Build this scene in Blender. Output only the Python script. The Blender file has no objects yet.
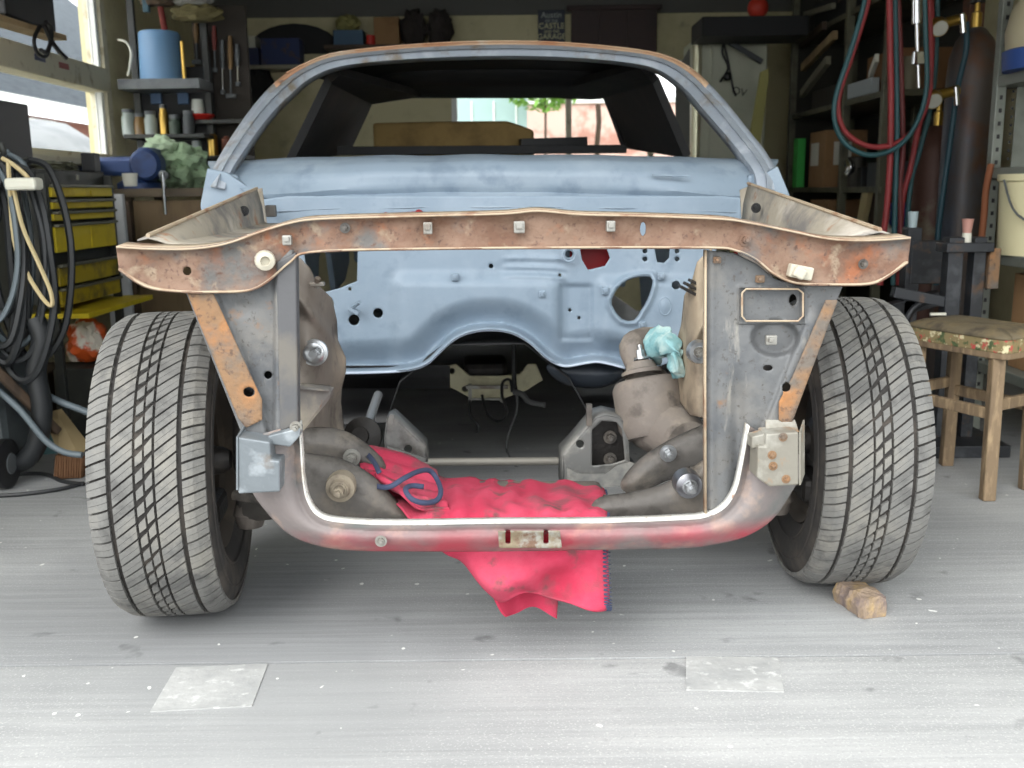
import bpy, bmesh, math, random
import numpy as np
from mathutils import Vector, Matrix, noise as mnoise
PI = math.pi
S = bpy.context.scene
COL = S.collection
random.seed(7)

# ---------------------------------------------------------------- camera, sky, exposure
FPX = 995.0
CAM_H = 0.865
PITCH = math.radians(11.0)
ROLL = math.radians(-0.7)
cam_data = bpy.data.cameras.new('camera'); cam = bpy.data.objects.new('camera', cam_data); COL.objects.link(cam)
cam_data.sensor_width = 36.0; cam_data.lens = FPX / 1024 * 36.0
cam_data.clip_start = 0.05; cam_data.clip_end = 200
RC = Matrix.Rotation(PI/2 - PITCH, 3, 'X') @ Matrix.Rotation(ROLL, 3, 'Z')
cam.matrix_world = Matrix.Translation((0, 0, CAM_H)) @ RC.to_4x4()
S.camera = cam
cam_data.dof.use_dof = True; cam_data.dof.focus_distance = 1.9; cam_data.dof.aperture_fstop = 6.0

world = bpy.data.worlds.new('overcast_sky'); S.world = world; world.use_nodes = True
wn = world.node_tree.nodes; wl = world.node_tree.links
wbg = wn['Background']; wbg.inputs['Color'].default_value = (0.95, 0.985, 1.0, 1); wbg.inputs['Strength'].default_value = 1.35
sun_d = bpy.data.lights.new('veiled_sun', 'SUN'); sun_d.energy = 1.1; sun_d.angle = math.radians(40); sun_d.color = (1, .98, .95)
sun = bpy.data.objects.new('veiled_sun', sun_d); COL.objects.link(sun); sun.rotation_euler = (math.radians(52), 0, math.radians(-34))
vs = S.view_settings
vs.view_transform = 'Standard'; vs.look = 'None'; vs.gamma = 1.0; vs.use_curve_mapping = False
vs.exposure = 1.35

# ---------------------------------------------------------------- coordinates
CAMP = Vector((0, 0, CAM_H))
def ray(px, py):
    return RC @ Vector(((px-512)/FPX, -(py-384)/FPX, -1.0))
def P(px, py, y):
    """point of the garage at distance y behind the camera's pixel"""
    d = ray(px, py); return CAMP + d * (y / d.y)
def PX(px, py, x):
    d = ray(px, py); return CAMP + d * (x / d.x)
def PZ(px, py, z):
    d = ray(px, py); return CAMP + d * ((z-CAM_H) / d.z)
YAW = math.radians(2.5)
CARO = Vector((0, 1.65, 0))
CU = Vector((math.cos(YAW), math.sin(YAW), 0)); CV = Vector((-math.sin(YAW), math.cos(YAW), 0))
def to_car(p):
    q = p - CARO; return Vector((q.dot(CU), q.dot(CV), q.z))
def K(px, py, v):
    """point in the car's own frame (u across, v back from the radiator panel, w up)"""
    d = ray(px, py); t = (v - (CAMP-CARO).dot(CV)) / d.dot(CV)
    return to_car(CAMP + d*t)
def KU(px, py, u):
    d = ray(px, py); t = (u - (CAMP-CARO).dot(CU)) / d.dot(CU)
    return to_car(CAMP + d*t)

# ---------------------------------------------------------------- materials
def srgb(r, g, b):
    f = lambda c: (c/255/12.92) if c <= 10 else ((c/255+0.055)/1.055)**2.4
    return (f(r), f(g), f(b), 1)
_M = {}
def mat(name, col, rough=.6, metal=0.0, layers=(), bump=0.0, bscale=60, spec=.5, emit=None, alpha=None, trans=0.0):
    """layers: (colour, scale, lo, hi, (sx,sy,sz), detail)  noise patches mixed over the base in turn"""
    if name in _M: return _M[name]
    m = bpy.data.materials.new(name); m.use_nodes = True
    nt = m.node_tree; n = nt.nodes; l = nt.links
    b = n['Principled BSDF']
    b.inputs['Roughness'].default_value = rough; b.inputs['Metallic'].default_value = metal
    b.inputs['Specular IOR Level'].default_value = spec
    b.inputs['Base Color'].default_value = col
    if trans: b.inputs['Transmission Weight'].default_value = trans
    if emit: b.inputs['Emission Color'].default_value = emit[0]; b.inputs['Emission Strength'].default_value = emit[1]
    if layers or bump:
        tc = n.new('ShaderNodeTexCoord')
    prev = None
    for i, ly in enumerate(layers):
        c, sc, lo, hi = ly[:4]
        st = ly[4] if len(ly) > 4 else (1, 1, 1)
        det = ly[5] if len(ly) > 5 else 5
        mp = n.new('ShaderNodeMapping'); mp.inputs['Scale'].default_value = st
        mp.inputs['Location'].default_value = (i*3.7+1.3, i*2.1, i*5.3)
        l.new(tc.outputs['Object'], mp.inputs['Vector'])
        nz = n.new('ShaderNodeTexNoise'); nz.inputs['Scale'].default_value = sc; nz.inputs['Detail'].default_value = det
        nz.inputs['Roughness'].default_value = .6
        l.new(mp.outputs['Vector'], nz.inputs['Vector'])
        mr = n.new('ShaderNodeMapRange'); mr.inputs['From Min'].default_value = lo; mr.inputs['From Max'].default_value = hi
        l.new(nz.outputs['Fac'], mr.inputs['Value'])
        mx = n.new('ShaderNodeMix'); mx.data_type = 'RGBA'
        l.new(mr.outputs['Result'], mx.inputs['Factor'])
        if prev is None: mx.inputs['A'].default_value = col
        else: l.new(prev, mx.inputs['A'])
        mx.inputs['B'].default_value = c
        prev = mx.outputs['Result']
    if prev is not None: l.new(prev, b.inputs['Base Color'])
    if bump:
        nz = n.new('ShaderNodeTexNoise'); nz.inputs['Scale'].default_value = bscale; nz.inputs['Detail'].default_value = 4
        l.new(tc.outputs['Object'], nz.inputs['Vector'])
        bp = n.new('ShaderNodeBump'); bp.inputs['Strength'].default_value = bump; bp.inputs['Distance'].default_value = .01
        l.new(nz.outputs['Fac'], bp.inputs['Height']); l.new(bp.outputs['Normal'], b.inputs['Normal'])
    _M[name] = m
    return m

primer = mat('blue_grey_primer', srgb(124,140,155), .5, layers=[(srgb(138,152,166), 6, .45, .75), (srgb(110,126,141), 14, .55, .75)], bump=.08, bscale=25)
roofpaint = mat('sanded_roof_paint', srgb(190,160,132), .5, layers=[(srgb(178,128,96), 5, .46, .62), (srgb(196,186,170), 9, .55, .7)])
pillar_m = mat('patchy_pillar_paint', srgb(146,154,164), .5, layers=[(srgb(128,116,98), 9, .53, .66), (srgb(170,176,184), 14, .5, .68)])
rust_top = mat('rusty_top_rail', srgb(118,94,78), .75, layers=[(srgb(102,74,58), 9, .45, .60), (srgb(136,84,56), 13, .56, .70), (srgb(90,88,86), 7, .53, .64), (srgb(144,128,108), 26, .58, .72), (srgb(84,62,52), 110, .56, .70)], bump=.35, bscale=90)
rust_edge = mat('worn_bright_edge', srgb(160,144,122), .6, layers=[(srgb(128,94,70), 20, .5, .7)])
panel_m = mat('worn_grey_panel', srgb(94,95,96), .6, .1, layers=[(srgb(112,108,102), 6, .48, .68), (srgb(78,80,83), 12, .5, .66), (srgb(120,92,70), 16, .64, .74), (srgb(142,138,130), 30, .60, .74, (1,1,.25)), (srgb(70,66,62), 120, .58, .72)], bump=.15, bscale=70)
rust_orange = mat('orange_rust_strip', srgb(124,96,70), .85, layers=[(srgb(98,90,82), 12, .46, .60), (srgb(148,102,62), 10, .54, .68), (srgb(82,66,56), 90, .56, .7)], bump=.3, bscale=90)
post_m = mat('dark_grey_post', srgb(78,78,80), .6, .1, layers=[(srgb(98,94,88), 9, .5, .66)], bump=.1)
lower_m = mat('worn_red_lower_rail', srgb(112,104,102), .6, layers=[(srgb(92,94,92), 7, .5, .62), (srgb(146,126,114), 14, .52, .68)], bump=.15, bscale=80)
redpaint = mat('old_red_paint', srgb(184,34,54), .5, layers=[(srgb(140,90,80), 9, .56, .66), (srgb(120,110,108), 16, .6, .68)])
bracket_m = mat('scuffed_zinc_bracket', srgb(106,112,116), .5, .3, layers=[(srgb(140,146,150), 18, .52, .66), (srgb(104,92,80), 12, .56, .68)], bump=.15)
rbracket_m = mat('rust_flecked_bracket', srgb(124,120,110), .6, .25, layers=[(srgb(150,110,70), 16, .56, .66), (srgb(160,158,150), 10, .5, .66)], bump=.15)
greasy = mat('greasy_grey_steel', srgb(84,80,76), .6, .1, layers=[(srgb(112,104,94), 8, .48, .66), (srgb(58,54,50), 14, .52, .66)], bump=.2, bscale=60)
tower_m = mat('dusty_tower_steel', srgb(112,104,96), .65, layers=[(srgb(140,128,114), 5, .45, .65), (srgb(80,72,66), 10, .54, .66)], bump=.1)
towerbeige = mat('beige_dusty_tower', srgb(150,136,116), .7, layers=[(srgb(110,98,84), 8, .5, .66)], bump=.15)
darksteel = mat('dark_oily_steel', srgb(40,37,35), .5, .3, layers=[(srgb(64,58,52), 10, .5, .66)], bump=.2)
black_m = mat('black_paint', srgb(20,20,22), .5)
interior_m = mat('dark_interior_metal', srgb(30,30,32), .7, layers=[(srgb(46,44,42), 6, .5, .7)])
bright = mat('bright_steel', srgb(176,178,180), .3, .8)
dullsteel = mat('dull_steel', srgb(140,138,132), .45, .5, layers=[(srgb(110,100,90), 20, .5, .65)])
rubber_bush = mat('brown_grey_rubber_bush', srgb(128,118,102), .7, layers=[(srgb(96,86,74), 20, .5, .65)])
cream_m = mat('cream_paint', srgb(206,200,166), .5, layers=[(srgb(180,172,140), 12, .5, .68)])
tyre_m = mat('dusty_tyre_tread', srgb(106,105,102), .85, layers=[(srgb(124,121,114), 9, .48, .66), (srgb(86,85,83), 22, .5, .66)], bump=.15, bscale=160)
tyre_base = mat('dark_tyre_rubber', srgb(50,47,45), .85, layers=[(srgb(74,68,62), 12, .48, .66)], bump=.1)
rim_m = mat('dirty_wheel_steel', srgb(78,70,62), .7, .1, layers=[(srgb(108,96,82), 8, .5, .66)])

# ---------------------------------------------------------------- object helpers
def obj(name, me, m=None, parent=None):
    if isinstance(me, bmesh.types.BMesh):
        d = bpy.data.meshes.new(name); me.normal_update(); me.to_mesh(d); me.free(); me = d
    if m is not None and not me.materials: me.materials.append(m)
    o = bpy.data.objects.new(name, me); COL.objects.link(o)
    if parent is not None: o.parent = parent
    return o
def tag(o, label=None, cat=None, group=None, kind=None):
    if label: o['label'] = label
    if cat: o['category'] = cat
    if group: o['group'] = group
    if kind: o['kind'] = kind
    return o
def thing(name, label, cat, loc=(0,0,0), rotz=0, group=None):
    o = bpy.data.objects.new(name, None); COL.objects.link(o)
    o.empty_display_size = .05
    o.location = loc; o.rotation_euler = (0, 0, rotz)
    return tag(o, label, cat, group)
def smooth(o, ang=35):
    me = o.data
    me.polygons.foreach_set('use_smooth', [True]*len(me.polygons))
    me.set_sharp_from_angle(angle=math.radians(ang))
    return o
def BM(): return bmesh.new()
def bm_box(bm, c, s, rz=0, rx=0, ry=0, bev=0):
    M = Matrix.Translation(c) @ Matrix.Rotation(rz,4,'Z') @ Matrix.Rotation(ry,4,'Y') @ Matrix.Rotation(rx,4,'X') @ Matrix.Diagonal((s[0],s[1],s[2],1))
    r = bmesh.ops.create_cube(bm, size=1, matrix=M)
    if bev:
        es = {e for v in r['verts'] for e in v.link_edges}
        bmesh.ops.bevel(bm, geom=list(es), offset=bev, segments=2, affect='EDGES', profile=.5)
    return bm
def box(name, c, s, m, parent=None, rz=0, rx=0, ry=0, bev=.003):
    return obj(name, bm_box(BM(), c, s, rz, rx, ry, bev), m, parent)
def bm_bar(bm, a, b, w, t, up=Vector((0,0,1))):
    a = Vector(a); b = Vector(b); d = (b-a); L = d.length; d.normalize()
    s = d.cross(up)
    if s.length < 1e-4: s = d.cross(Vector((0,1,0)))
    s.normalize(); u = s.cross(d)
    M = Matrix(((s.x,d.x,u.x,0),(s.y,d.y,u.y,0),(s.z,d.z,u.z,0),(0,0,0,1)))
    M = Matrix.Translation((a+b)/2) @ M @ Matrix.Diagonal((w,L,t,1))
    bmesh.ops.create_cube(bm, size=1, matrix=M); return bm
def bar(name, a, b, w, t, m, parent=None, up=Vector((0,0,1)), bev=.002):
    o = obj(name, bm_bar(BM(), a, b, w, t, up), m, parent)
    if bev:
        bv = o.modifiers.new('b','BEVEL'); bv.width = bev; bv.segments = 2; bv.limit_method = 'ANGLE'
    return o
def bm_tube(bm, pts, r, n=8, cap=True):
    """swept tube with radius r (or list) along pts"""
    pts = [Vector(p) for p in pts]
    N = len(pts); rs = list(np.interp(np.linspace(0,1,N), np.linspace(0,1,len(r)), r)) if isinstance(r, (list, tuple)) else [r]*N
    rings = []; prev = None
    for i, p in enumerate(pts):
        d = (pts[min(i+1,N-1)] - pts[max(i-1,0)]); d.normalize()
        if prev is None:
            s = d.cross(Vector((0,0,1)))
            if s.length < .1: s = d.cross(Vector((0,1,0)))
        else: s = prev - d*prev.dot(d)
        s.normalize(); prev = s; t = d.cross(s)
        rings.append([bm.verts.new(p + (s*math.cos(2*PI*k/n) + t*math.sin(2*PI*k/n))*rs[i]) for k in range(n)])
    for a, b in zip(rings, rings[1:]):
        for k in range(n): bm.faces.new((a[k], a[(k+1)%n], b[(k+1)%n], b[k]))
    if cap: bm.faces.new(rings[0][::-1]); bm.faces.new(rings[-1])
    return bm
def spl(pts, n=6):
    """Catmull-Rom through pts"""
    pts = [Vector(p) for p in pts]; out = []
    for i in range(len(pts)-1):
        p0 = pts[max(i-1,0)]; p1 = pts[i]; p2 = pts[i+1]; p3 = pts[min(i+2,len(pts)-1)]
        for k in range(n):
            t = k/n
            out.append(.5*((2*p1) + (p2-p0)*t + (2*p0-5*p1+4*p2-p3)*t*t + (3*p1-p0-3*p2+p3)*t**3))
    out.append(pts[-1]); return out
def tube(name, pts, r, m, parent=None, n=8, smooth_n=0):
    if smooth_n: pts = spl(pts, smooth_n)
    return smooth(obj(name, bm_tube(BM(), pts, r, n), m, parent), 50)
def bm_lathe(bm, prof, n=24, M=Matrix.Identity(4)):
    """prof: (r, z) list round the z axis"""
    rings = []
    for r, z in prof:
        if r < 1e-6: rings.append([bm.verts.new(M @ Vector((0,0,z)))])
        else: rings.append([bm.verts.new(M @ Vector((r*math.cos(2*PI*k/n), r*math.sin(2*PI*k/n), z))) for k in range(n)])
    for a, b in zip(rings, rings[1:]):
        if len(a) == 1 and len(b) == 1: continue
        for k in range(n):
            k2 = (k+1) % n
            if len(a) == 1: bm.faces.new((a[0], b[k2], b[k]))
            elif len(b) == 1: bm.faces.new((a[k], a[k2], b[0]))
            else: bm.faces.new((a[k], a[k2], b[k2], b[k]))
    return bm
def lathe(name, prof, m, parent=None, n=24, loc=(0,0,0), rot=(0,0,0), ang=35):
    from mathutils import Euler
    M = Matrix.Translation(loc) @ Euler(rot).to_matrix().to_4x4()
    bm = bm_lathe(BM(), prof, n, M)
    bmesh.ops.recalc_face_normals(bm, faces=bm.faces)
    return smooth(obj(name, bm, m, parent), ang)
def bm_prism(bm, poly, off):
    """poly: 3D points; off: extrusion vector"""
    off = Vector(off)
    a = [bm.verts.new(Vector(p)) for p in poly]; b = [bm.verts.new(Vector(p)+off) for p in poly]
    n = len(a)
    bm.faces.new(a); bm.faces.new(b[::-1])
    for i in range(n): bm.faces.new((a[i], b[i], b[(i+1)%n], a[(i+1)%n]))
    bmesh.ops.recalc_face_normals(bm, faces=bm.faces)
    return bm
def prism(name, poly, off, m, parent=None, bev=0):
    o = obj(name, bm_prism(BM(), poly, off), m, parent)
    if bev:
        bv = o.modifiers.new('b','BEVEL'); bv.width = bev; bv.segments = 2; bv.limit_method = 'ANGLE'
    return o
def ribbon(name, A, B, m, parent=None, thick=.002):
    """sheet between two rows of points"""
    n = len(A)
    me = bpy.data.meshes.new(name)
    me.from_pydata([tuple(p) for p in A]+[tuple(p) for p in B], [], [(i, i+1, n+i+1, n+i) for i in range(n-1)])
    o = obj(name, me, m, parent)
    if thick:
        sm = o.modifiers.new('s','SOLIDIFY'); sm.thickness = thick; sm.offset = 0
    return smooth(o, 40)
def gridmesh(name, rows, m, parent=None, thick=0, ang=60, sub=0):
    h = len(rows); w = len(rows[0])
    me = bpy.data.meshes.new(name)
    me.from_pydata([tuple(p) for r in rows for p in r], [], [(j*w+i, j*w+i+1, (j+1)*w+i+1, (j+1)*w+i) for j in range(h-1) for i in range(w-1)])
    o = obj(name, me, m, parent)
    if thick:
        sm = o.modifiers.new('s','SOLIDIFY'); sm.thickness = thick; sm.offset = 0
    if sub:
        sb = o.modifiers.new('u','SUBSURF'); sb.levels = sub; sb.render_levels = sub
    return smooth(o, ang)
# -- stamped sheet metal: a fine grid cut to an outline with holes, pressed by a depth function
def in_poly(X, Y, poly):
    poly = np.asarray(poly, float); c = np.zeros(X.shape, bool)
    x0, y0 = poly[-1]
    for x1, y1 in poly:
        with np.errstate(divide='ignore', invalid='ignore'):
            hit = ((y1 > Y) != (y0 > Y)) & (X < (x0-x1)*(Y-y1)/(y0-y1+1e-12)+x1)
        c ^= hit; x0, y0 = x1, y1
    return c
def near_poly(X, Y, polys):
    best = np.full(X.shape, 1e9); bx = X.copy(); by = Y.copy()
    for poly in polys:
        p = np.asarray(poly, float); q = np.roll(p, -1, 0)
        for (ax, ay), (cx, cy) in zip(p, q):
            dx, dy = cx-ax, cy-ay; L = dx*dx+dy*dy
            if L < 1e-9: continue
            t = np.clip(((X-ax)*dx+(Y-ay)*dy)/L, 0, 1)
            nx, ny = ax+t*dx, ay+t*dy; d = (X-nx)**2+(Y-ny)**2
            k = d < best; best[k] = d[k]; bx[k] = nx[k]; by[k] = ny[k]
    return np.sqrt(best), bx, by
def dist_line(X, Y, pts):
    best = np.full(X.shape, 1e9)
    p = np.asarray(pts, float)
    for (ax, ay), (cx, cy) in zip(p[:-1], p[1:]):
        dx, dy = cx-ax, cy-ay; L = dx*dx+dy*dy+1e-9
        t = np.clip(((X-ax)*dx+(Y-ay)*dy)/L, 0, 1)
        best = np.minimum(best, (X-ax-t*dx)**2+(Y-ay-t*dy)**2)
    return np.sqrt(best)
RCn = np.array(RC); CUn = np.array(CU); CVn = np.array(CV); CPn = np.array(CAMP-CARO)
def Kn(X, Y, V):
    d = np.stack([(X-512)/FPX, -(Y-384)/FPX, -np.ones_like(X)], -1) @ RCn.T
    t = (V - CPn @ CVn) / (d @ CVn)
    p = CPn + d*t[..., None]
    return np.stack([p @ CUn, p @ CVn, p[..., 2]+CARO.z], -1)
def sstep(x, a, b):
    t = np.clip((x-a)/(b-a), 0, 1); return t*t*(3-2*t)
def circ(cx, cy, r, ry=None, n=16):
    ry = ry or r
    return [(cx+r*math.cos(2*PI*k/n), cy+ry*math.sin(2*PI*k/n)) for k in range(n)]
def csp(pts, n=5, closed=False):
    if closed:
        p = [Vector((a,b,0)) for a,b in pts]; N = len(p); out = []
        for i in range(N):
            p0,p1,p2,p3 = p[i-1],p[i],p[(i+1)%N],p[(i+2)%N]
            for k in range(n):
                t = k/n; q = .5*((2*p1)+(p2-p0)*t+(2*p0-5*p1+4*p2-p3)*t*t+(3*p1-p0-3*p2+p3)*t**3); out.append((q.x,q.y))
        return out
    return [(q.x, q.y) for q in spl([(a,b,0) for a,b in pts], n)]
def sheet(name, outline, holes, v0, depth, cell, m, parent, thick=.003, ang=50):
    o = np.asarray(outline, float)
    x0, y0 = o.min(0)-cell; x1, y1 = o.max(0)+cell
    nx = int((x1-x0)/cell)+2; ny = int((y1-y0)/cell)+2
    gx = x0+np.arange(nx)*cell; gy = y0+np.arange(ny)*cell
    CX, CY = np.meshgrid(gx[:-1]+cell/2, gy[:-1]+cell/2)
    keep = in_poly(CX, CY, outline)
    for h in holes: keep &= ~in_poly(CX, CY, h)
    X, Y = np.meshgrid(gx, gy)
    cnt = np.zeros(X.shape, int)
    for a, b in ((0,0),(0,1),(1,0),(1,1)): cnt[a:a+ny-1, b:b+nx-1] += keep
    X = X.copy(); Y = Y.copy()
    bnd = (cnt > 0) & (cnt < 4)
    d, bx, by = near_poly(X[bnd], Y[bnd], [outline]+list(holes))
    X[bnd] = bx; Y[bnd] = by
    used = cnt > 0
    V = v0 + (depth(X, Y) if depth else np.zeros_like(X))
    pts = Kn(X, Y, V)
    idx = -np.ones(X.shape, int); idx[used] = np.arange(used.sum())
    vs_ = pts[used]
    J, I = np.nonzero(keep)
    faces = np.stack([idx[J,I], idx[J+1,I], idx[J+1,I+1], idx[J,I+1]], -1)
    me = bpy.data.meshes.new(name); me.from_pydata(vs_.tolist(), [], faces.tolist()); me.update()
    ob = obj(name, me, m, parent)
    if thick:
        sm = ob.modifiers.new('s','SOLIDIFY'); sm.thickness = thick; sm.offset = -1
    return smooth(ob, ang)
# ---------------------------------------------------------------- the setting
def floor_mat(name, base, dirt, light):
    m = bpy.data.materials.new(name); m.use_nodes = True; nt = m.node_tree; n = nt.nodes; l = nt.links
    b = n['Principled BSDF']; b.inputs['Roughness'].default_value = .8; b.inputs['Specular IOR Level'].default_value = .3
    tc = n.new('ShaderNodeTexCoord')
    def noise(scale, st=(1,1,1), det=6, off=0):
        mp = n.new('ShaderNodeMapping'); mp.inputs['Scale'].default_value = st; mp.inputs['Location'].default_value = (off, off*.7, 0)
        l.new(tc.outputs['Object'], mp.inputs['Vector'])
        z = n.new('ShaderNodeTexNoise'); z.inputs['Scale'].default_value = scale; z.inputs['Detail'].default_value = det
        l.new(mp.outputs['Vector'], z.inputs['Vector']); return z.outputs['Fac']
    def rng(f, lo, hi, a=0., c=1.):
        r = n.new('ShaderNodeMapRange'); l.new(f, r.inputs['Value'])
        r.inputs['From Min'].default_value = lo; r.inputs['From Max'].default_value = hi; r.inputs['To Min'].default_value = a; r.inputs['To Max'].default_value = c
        return r.outputs['Result']
    def mix(f, A, B):
        x = n.new('ShaderNodeMix'); x.data_type = 'RGBA'; l.new(f, x.inputs['Factor'])
        for k, v in (('A',A),('B',B)):
            if isinstance(v, tuple): x.inputs[k].default_value = v
            else: l.new(v, x.inputs[k])
        return x.outputs['Result']
    c = mix(rng(noise(1.3), .38, .62), base, dirt)
    c = mix(rng(noise(5, (.25,2.2,1), 7, 3), .44, .66, 0, .5), c, dirt)
    st = noise(26, (.06,1.6,1), 6, 9)
    c = mix(rng(st, .40, .62, 0, .20), c, light)
    c = mix(rng(noise(240, det=2, off=4), .56, .70, 0, .6), c, light)
    c = mix(rng(noise(170, det=2, off=14), .58, .72, 0, .5), c, dirt)
    c = mix(rng(noise(.9, det=3, off=31), .50, .62, 0, .7), c, dirt)
    c = mix(rng(noise(34, det=1, off=7), .755, .775, 0, .85), c, srgb(214,214,210))
    c = mix(rng(noise(9, det=3, off=21), .66, .72, 0, .5), c, srgb(70,70,72))
    l.new(c, b.inputs['Base Color'])
    bp = n.new('ShaderNodeBump'); bp.inputs['Strength'].default_value = .35; bp.inputs['Distance'].default_value = .005
    l.new(st, bp.inputs['Height']); l.new(bp.outputs['Normal'], b.inputs['Normal'])
    return m
conc_in = floor_mat('brushed_concrete_floor', srgb(160,161,161), srgb(128,129,130), srgb(178,179,178))
conc_out = floor_mat('worn_concrete_apron', srgb(160,160,159), srgb(136,137,137), srgb(182,182,180))
cream_wall = mat('cream_wall_paint', srgb(196,188,152), .8, layers=[(srgb(176,168,132), 3, .48, .68), (srgb(160,152,126), 9, .62, .75)])
ceil_m = mat('dim_ceiling_board', srgb(150,148,140), .85, layers=[(srgb(120,118,110), 4, .48, .68)])
frame_m = mat('cream_window_frame', srgb(196,190,166), .6, layers=[(srgb(160,150,124), 14, .55, .68)])
white_frame = mat('white_window_bead', srgb(222,224,220), .5)
glass_m = mat('window_glass', (1,1,1,1), .02, trans=1.0)
glass_m.node_tree.nodes['Principled BSDF'].inputs['IOR'].default_value = 1.01
XL, XR, YB, YF, HC = -2.05, 2.25, 7.2, 1.74, 2.25
def struct(o): o['kind'] = 'structure'; return o
struct(box('floor', ((XL+XR)/2, (YF+YB)/2, -.06), (XR-XL+.3, YB-YF, .12), conc_in, bev=0))
bm = BM(); bm_box(bm, (0, (YF-.003-9)/2, -.061), (16, YF-.003+9, .12), bev=.004); struct(obj('floor', bm, conc_out)).name = 'floor_apron'
struct(box('ceiling', ((XL+XR)/2, (YF+YB)/2, HC+.05), (XR-XL+.3, YB-YF+.2, .1), ceil_m, bev=0))
for i in range(7):
    o = box('ceiling_joist', ((XL+XR)/2, 2.3+i*.75, HC-.05), (XR-XL, .05, .1), ceil_m, bpy.data.objects['ceiling'], bev=.003)
def wall_box(name, x0,x1,y0,y1,z0,z1, m=None, parent=None):
    return box(name, ((x0+x1)/2,(y0+y1)/2,(z0+z1)/2), (abs(x1-x0),abs(y1-y0),abs(z1-z0)), m or cream_wall, parent, bev=0)
def wall_with_hole(name, axis, at, a0, a1, z0, z1, hole, t=.12, sgn=1):
    bm = BM(); h0,h1,g0,g1 = hole
    def bb(p0,p1,q0,q1):
        if p1-p0 < 1e-4 or q1-q0 < 1e-4: return
        if axis == 'x': bm_box(bm, (at+sgn*t/2,(p0+p1)/2,(q0+q1)/2), (t,p1-p0,q1-q0))
        else: bm_box(bm, ((p0+p1)/2,at+sgn*t/2,(q0+q1)/2), (p1-p0,t,q1-q0))
    bb(a0,h0,z0,z1); bb(h1,a1,z0,z1); bb(h0,h1,z0,g0); bb(h0,h1,g1,z1)
    return struct(obj(name, bm, cream_wall))
# left wall: long window; its far end shows at the photograph's left edge
LW = (3.35, 5.30, 1.04, 2.06)
wall_with_hole('wall_left', 'x', XL, YF, YB, 0, HC, LW, sgn=-1)
# unseen open door panel, added under the lintel to grade daylight across the floor
d1 = struct(box('shade_panel', ((XL+XR)/2, 2.36, 2.03), (XR-XL-.10, 1.70, .03), mat('shade_panel_paint', srgb(190,188,180), .6), bev=.004))
for k in range(5): box('shade_panel_batten', ((XL+XR)/2, 1.60+k*.37, 2.005), (XR-XL-.14,.05,.02), mat('shade_panel_paint', srgb(190,188,180)), d1, bev=.003)
struct(wall_box('wall_front', XL-.12, XR+.12, YF, YF+.12, 2.06, HC+.1))
BW = (-.40, 1.24, .92, 1.74)
wall_with_hole('wall_back', 'y', YB, XL-.12, XR+.12, 0, HC, BW, sgn=1)
struct(wall_box('wall_right', XR, XR+.12, YF, YB, 0, HC))
struct(box('trim_2', ((XL+XR)/2, YB-.006, 2.15), (XR-XL, .012, .20), mat('dim_grey_board', srgb(92,92,88), .8), bev=0))
# window 1 (left wall)
w1 = struct(thing('window_1', None, None, (XL, 0, 0)))
y0,y1,z0,z1 = LW
xc = -.03
box('frame_post', (xc, y1-.03, (z0+z1)/2), (.09,.06,z1-z0), frame_m, w1)
box('frame_post', (xc, y0+.03, (z0+z1)/2), (.09,.06,z1-z0), frame_m, w1)
box('frame_rail', (xc, (y0+y1)/2, z0+.015), (.10,y1-y0-.12,.03), frame_m, w1)
box('frame_rail', (xc, (y0+y1)/2, z1-.02), (.09,y1-y0-.12,.04), frame_m, w1)
ZM = 1.435
box('transom', (xc+.005, (y0+y1)/2, ZM), (.11,y1-y0-.12,.115), frame_m, w1, bev=.006)
for (za,zb) in ((z0+.03, ZM-.0575), (ZM+.0575, z1-.04)):
    sash = box('bead', (xc+.01, y1-.075, (za+zb)/2), (.035,.03,zb-za), white_frame, w1)
    box('bead', (xc+.01, y0+.075, (za+zb)/2), (.035,.03,zb-za), white_frame, w1)
    box('glass_pane', (xc, (y0+y1)/2, (za+zb)/2), (.004,y1-y0-.18,zb-za), glass_m, w1, bev=0)
struct(box('trim_1', (XL+.045, (y0+y1)/2, z0-.02), (.14,y1-y0+.2,.03), frame_m))
# window 2 (back wall)
w2 = struct(thing('window_2', None, None, (0, YB, 0)))
x0,x1,z0,z1 = BW
for x in (x0+.02, x1-.02): box('frame_post', (x, .03, (z0+z1)/2), (.04,.07,z1-z0), white_frame, w2)
for x in (.42,1.0): box('mullion', (x, .03, (z0+z1)/2), (.04,.06,z1-z0-.08), frame_m, w2)
for z in (z0+.02, z1-.02): box('frame_rail', ((x0+x1)/2, .03, z), (x1-x0-.08,.07,.04), white_frame, w2)
for a,b in ((x0+.04,.40),(.44,.98),(1.02,x1-.04)):
    box('glass_pane', ((a+b)/2, .03, (z0+z1)/2), (b-a,.004,z1-z0-.08), glass_m, w2, bev=0)
# outside: ground, neighbouring house seen through the left window, garden wall and shrubs behind
gravel = mat('outside_ground', srgb(150,148,140), .9, layers=[(srgb(120,124,110), 2, .45, .65)])
struct(box('floor_outside', (0, 9, -.14), (60, 50, .1), gravel, bev=0))
# ---------------------------------------------------------------- the car shell
car = thing('car_shell', 'stripped blue-grey primered car body shell with bare rusty radiator panel and two front tyres', 'car', CARO, YAW)
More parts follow.
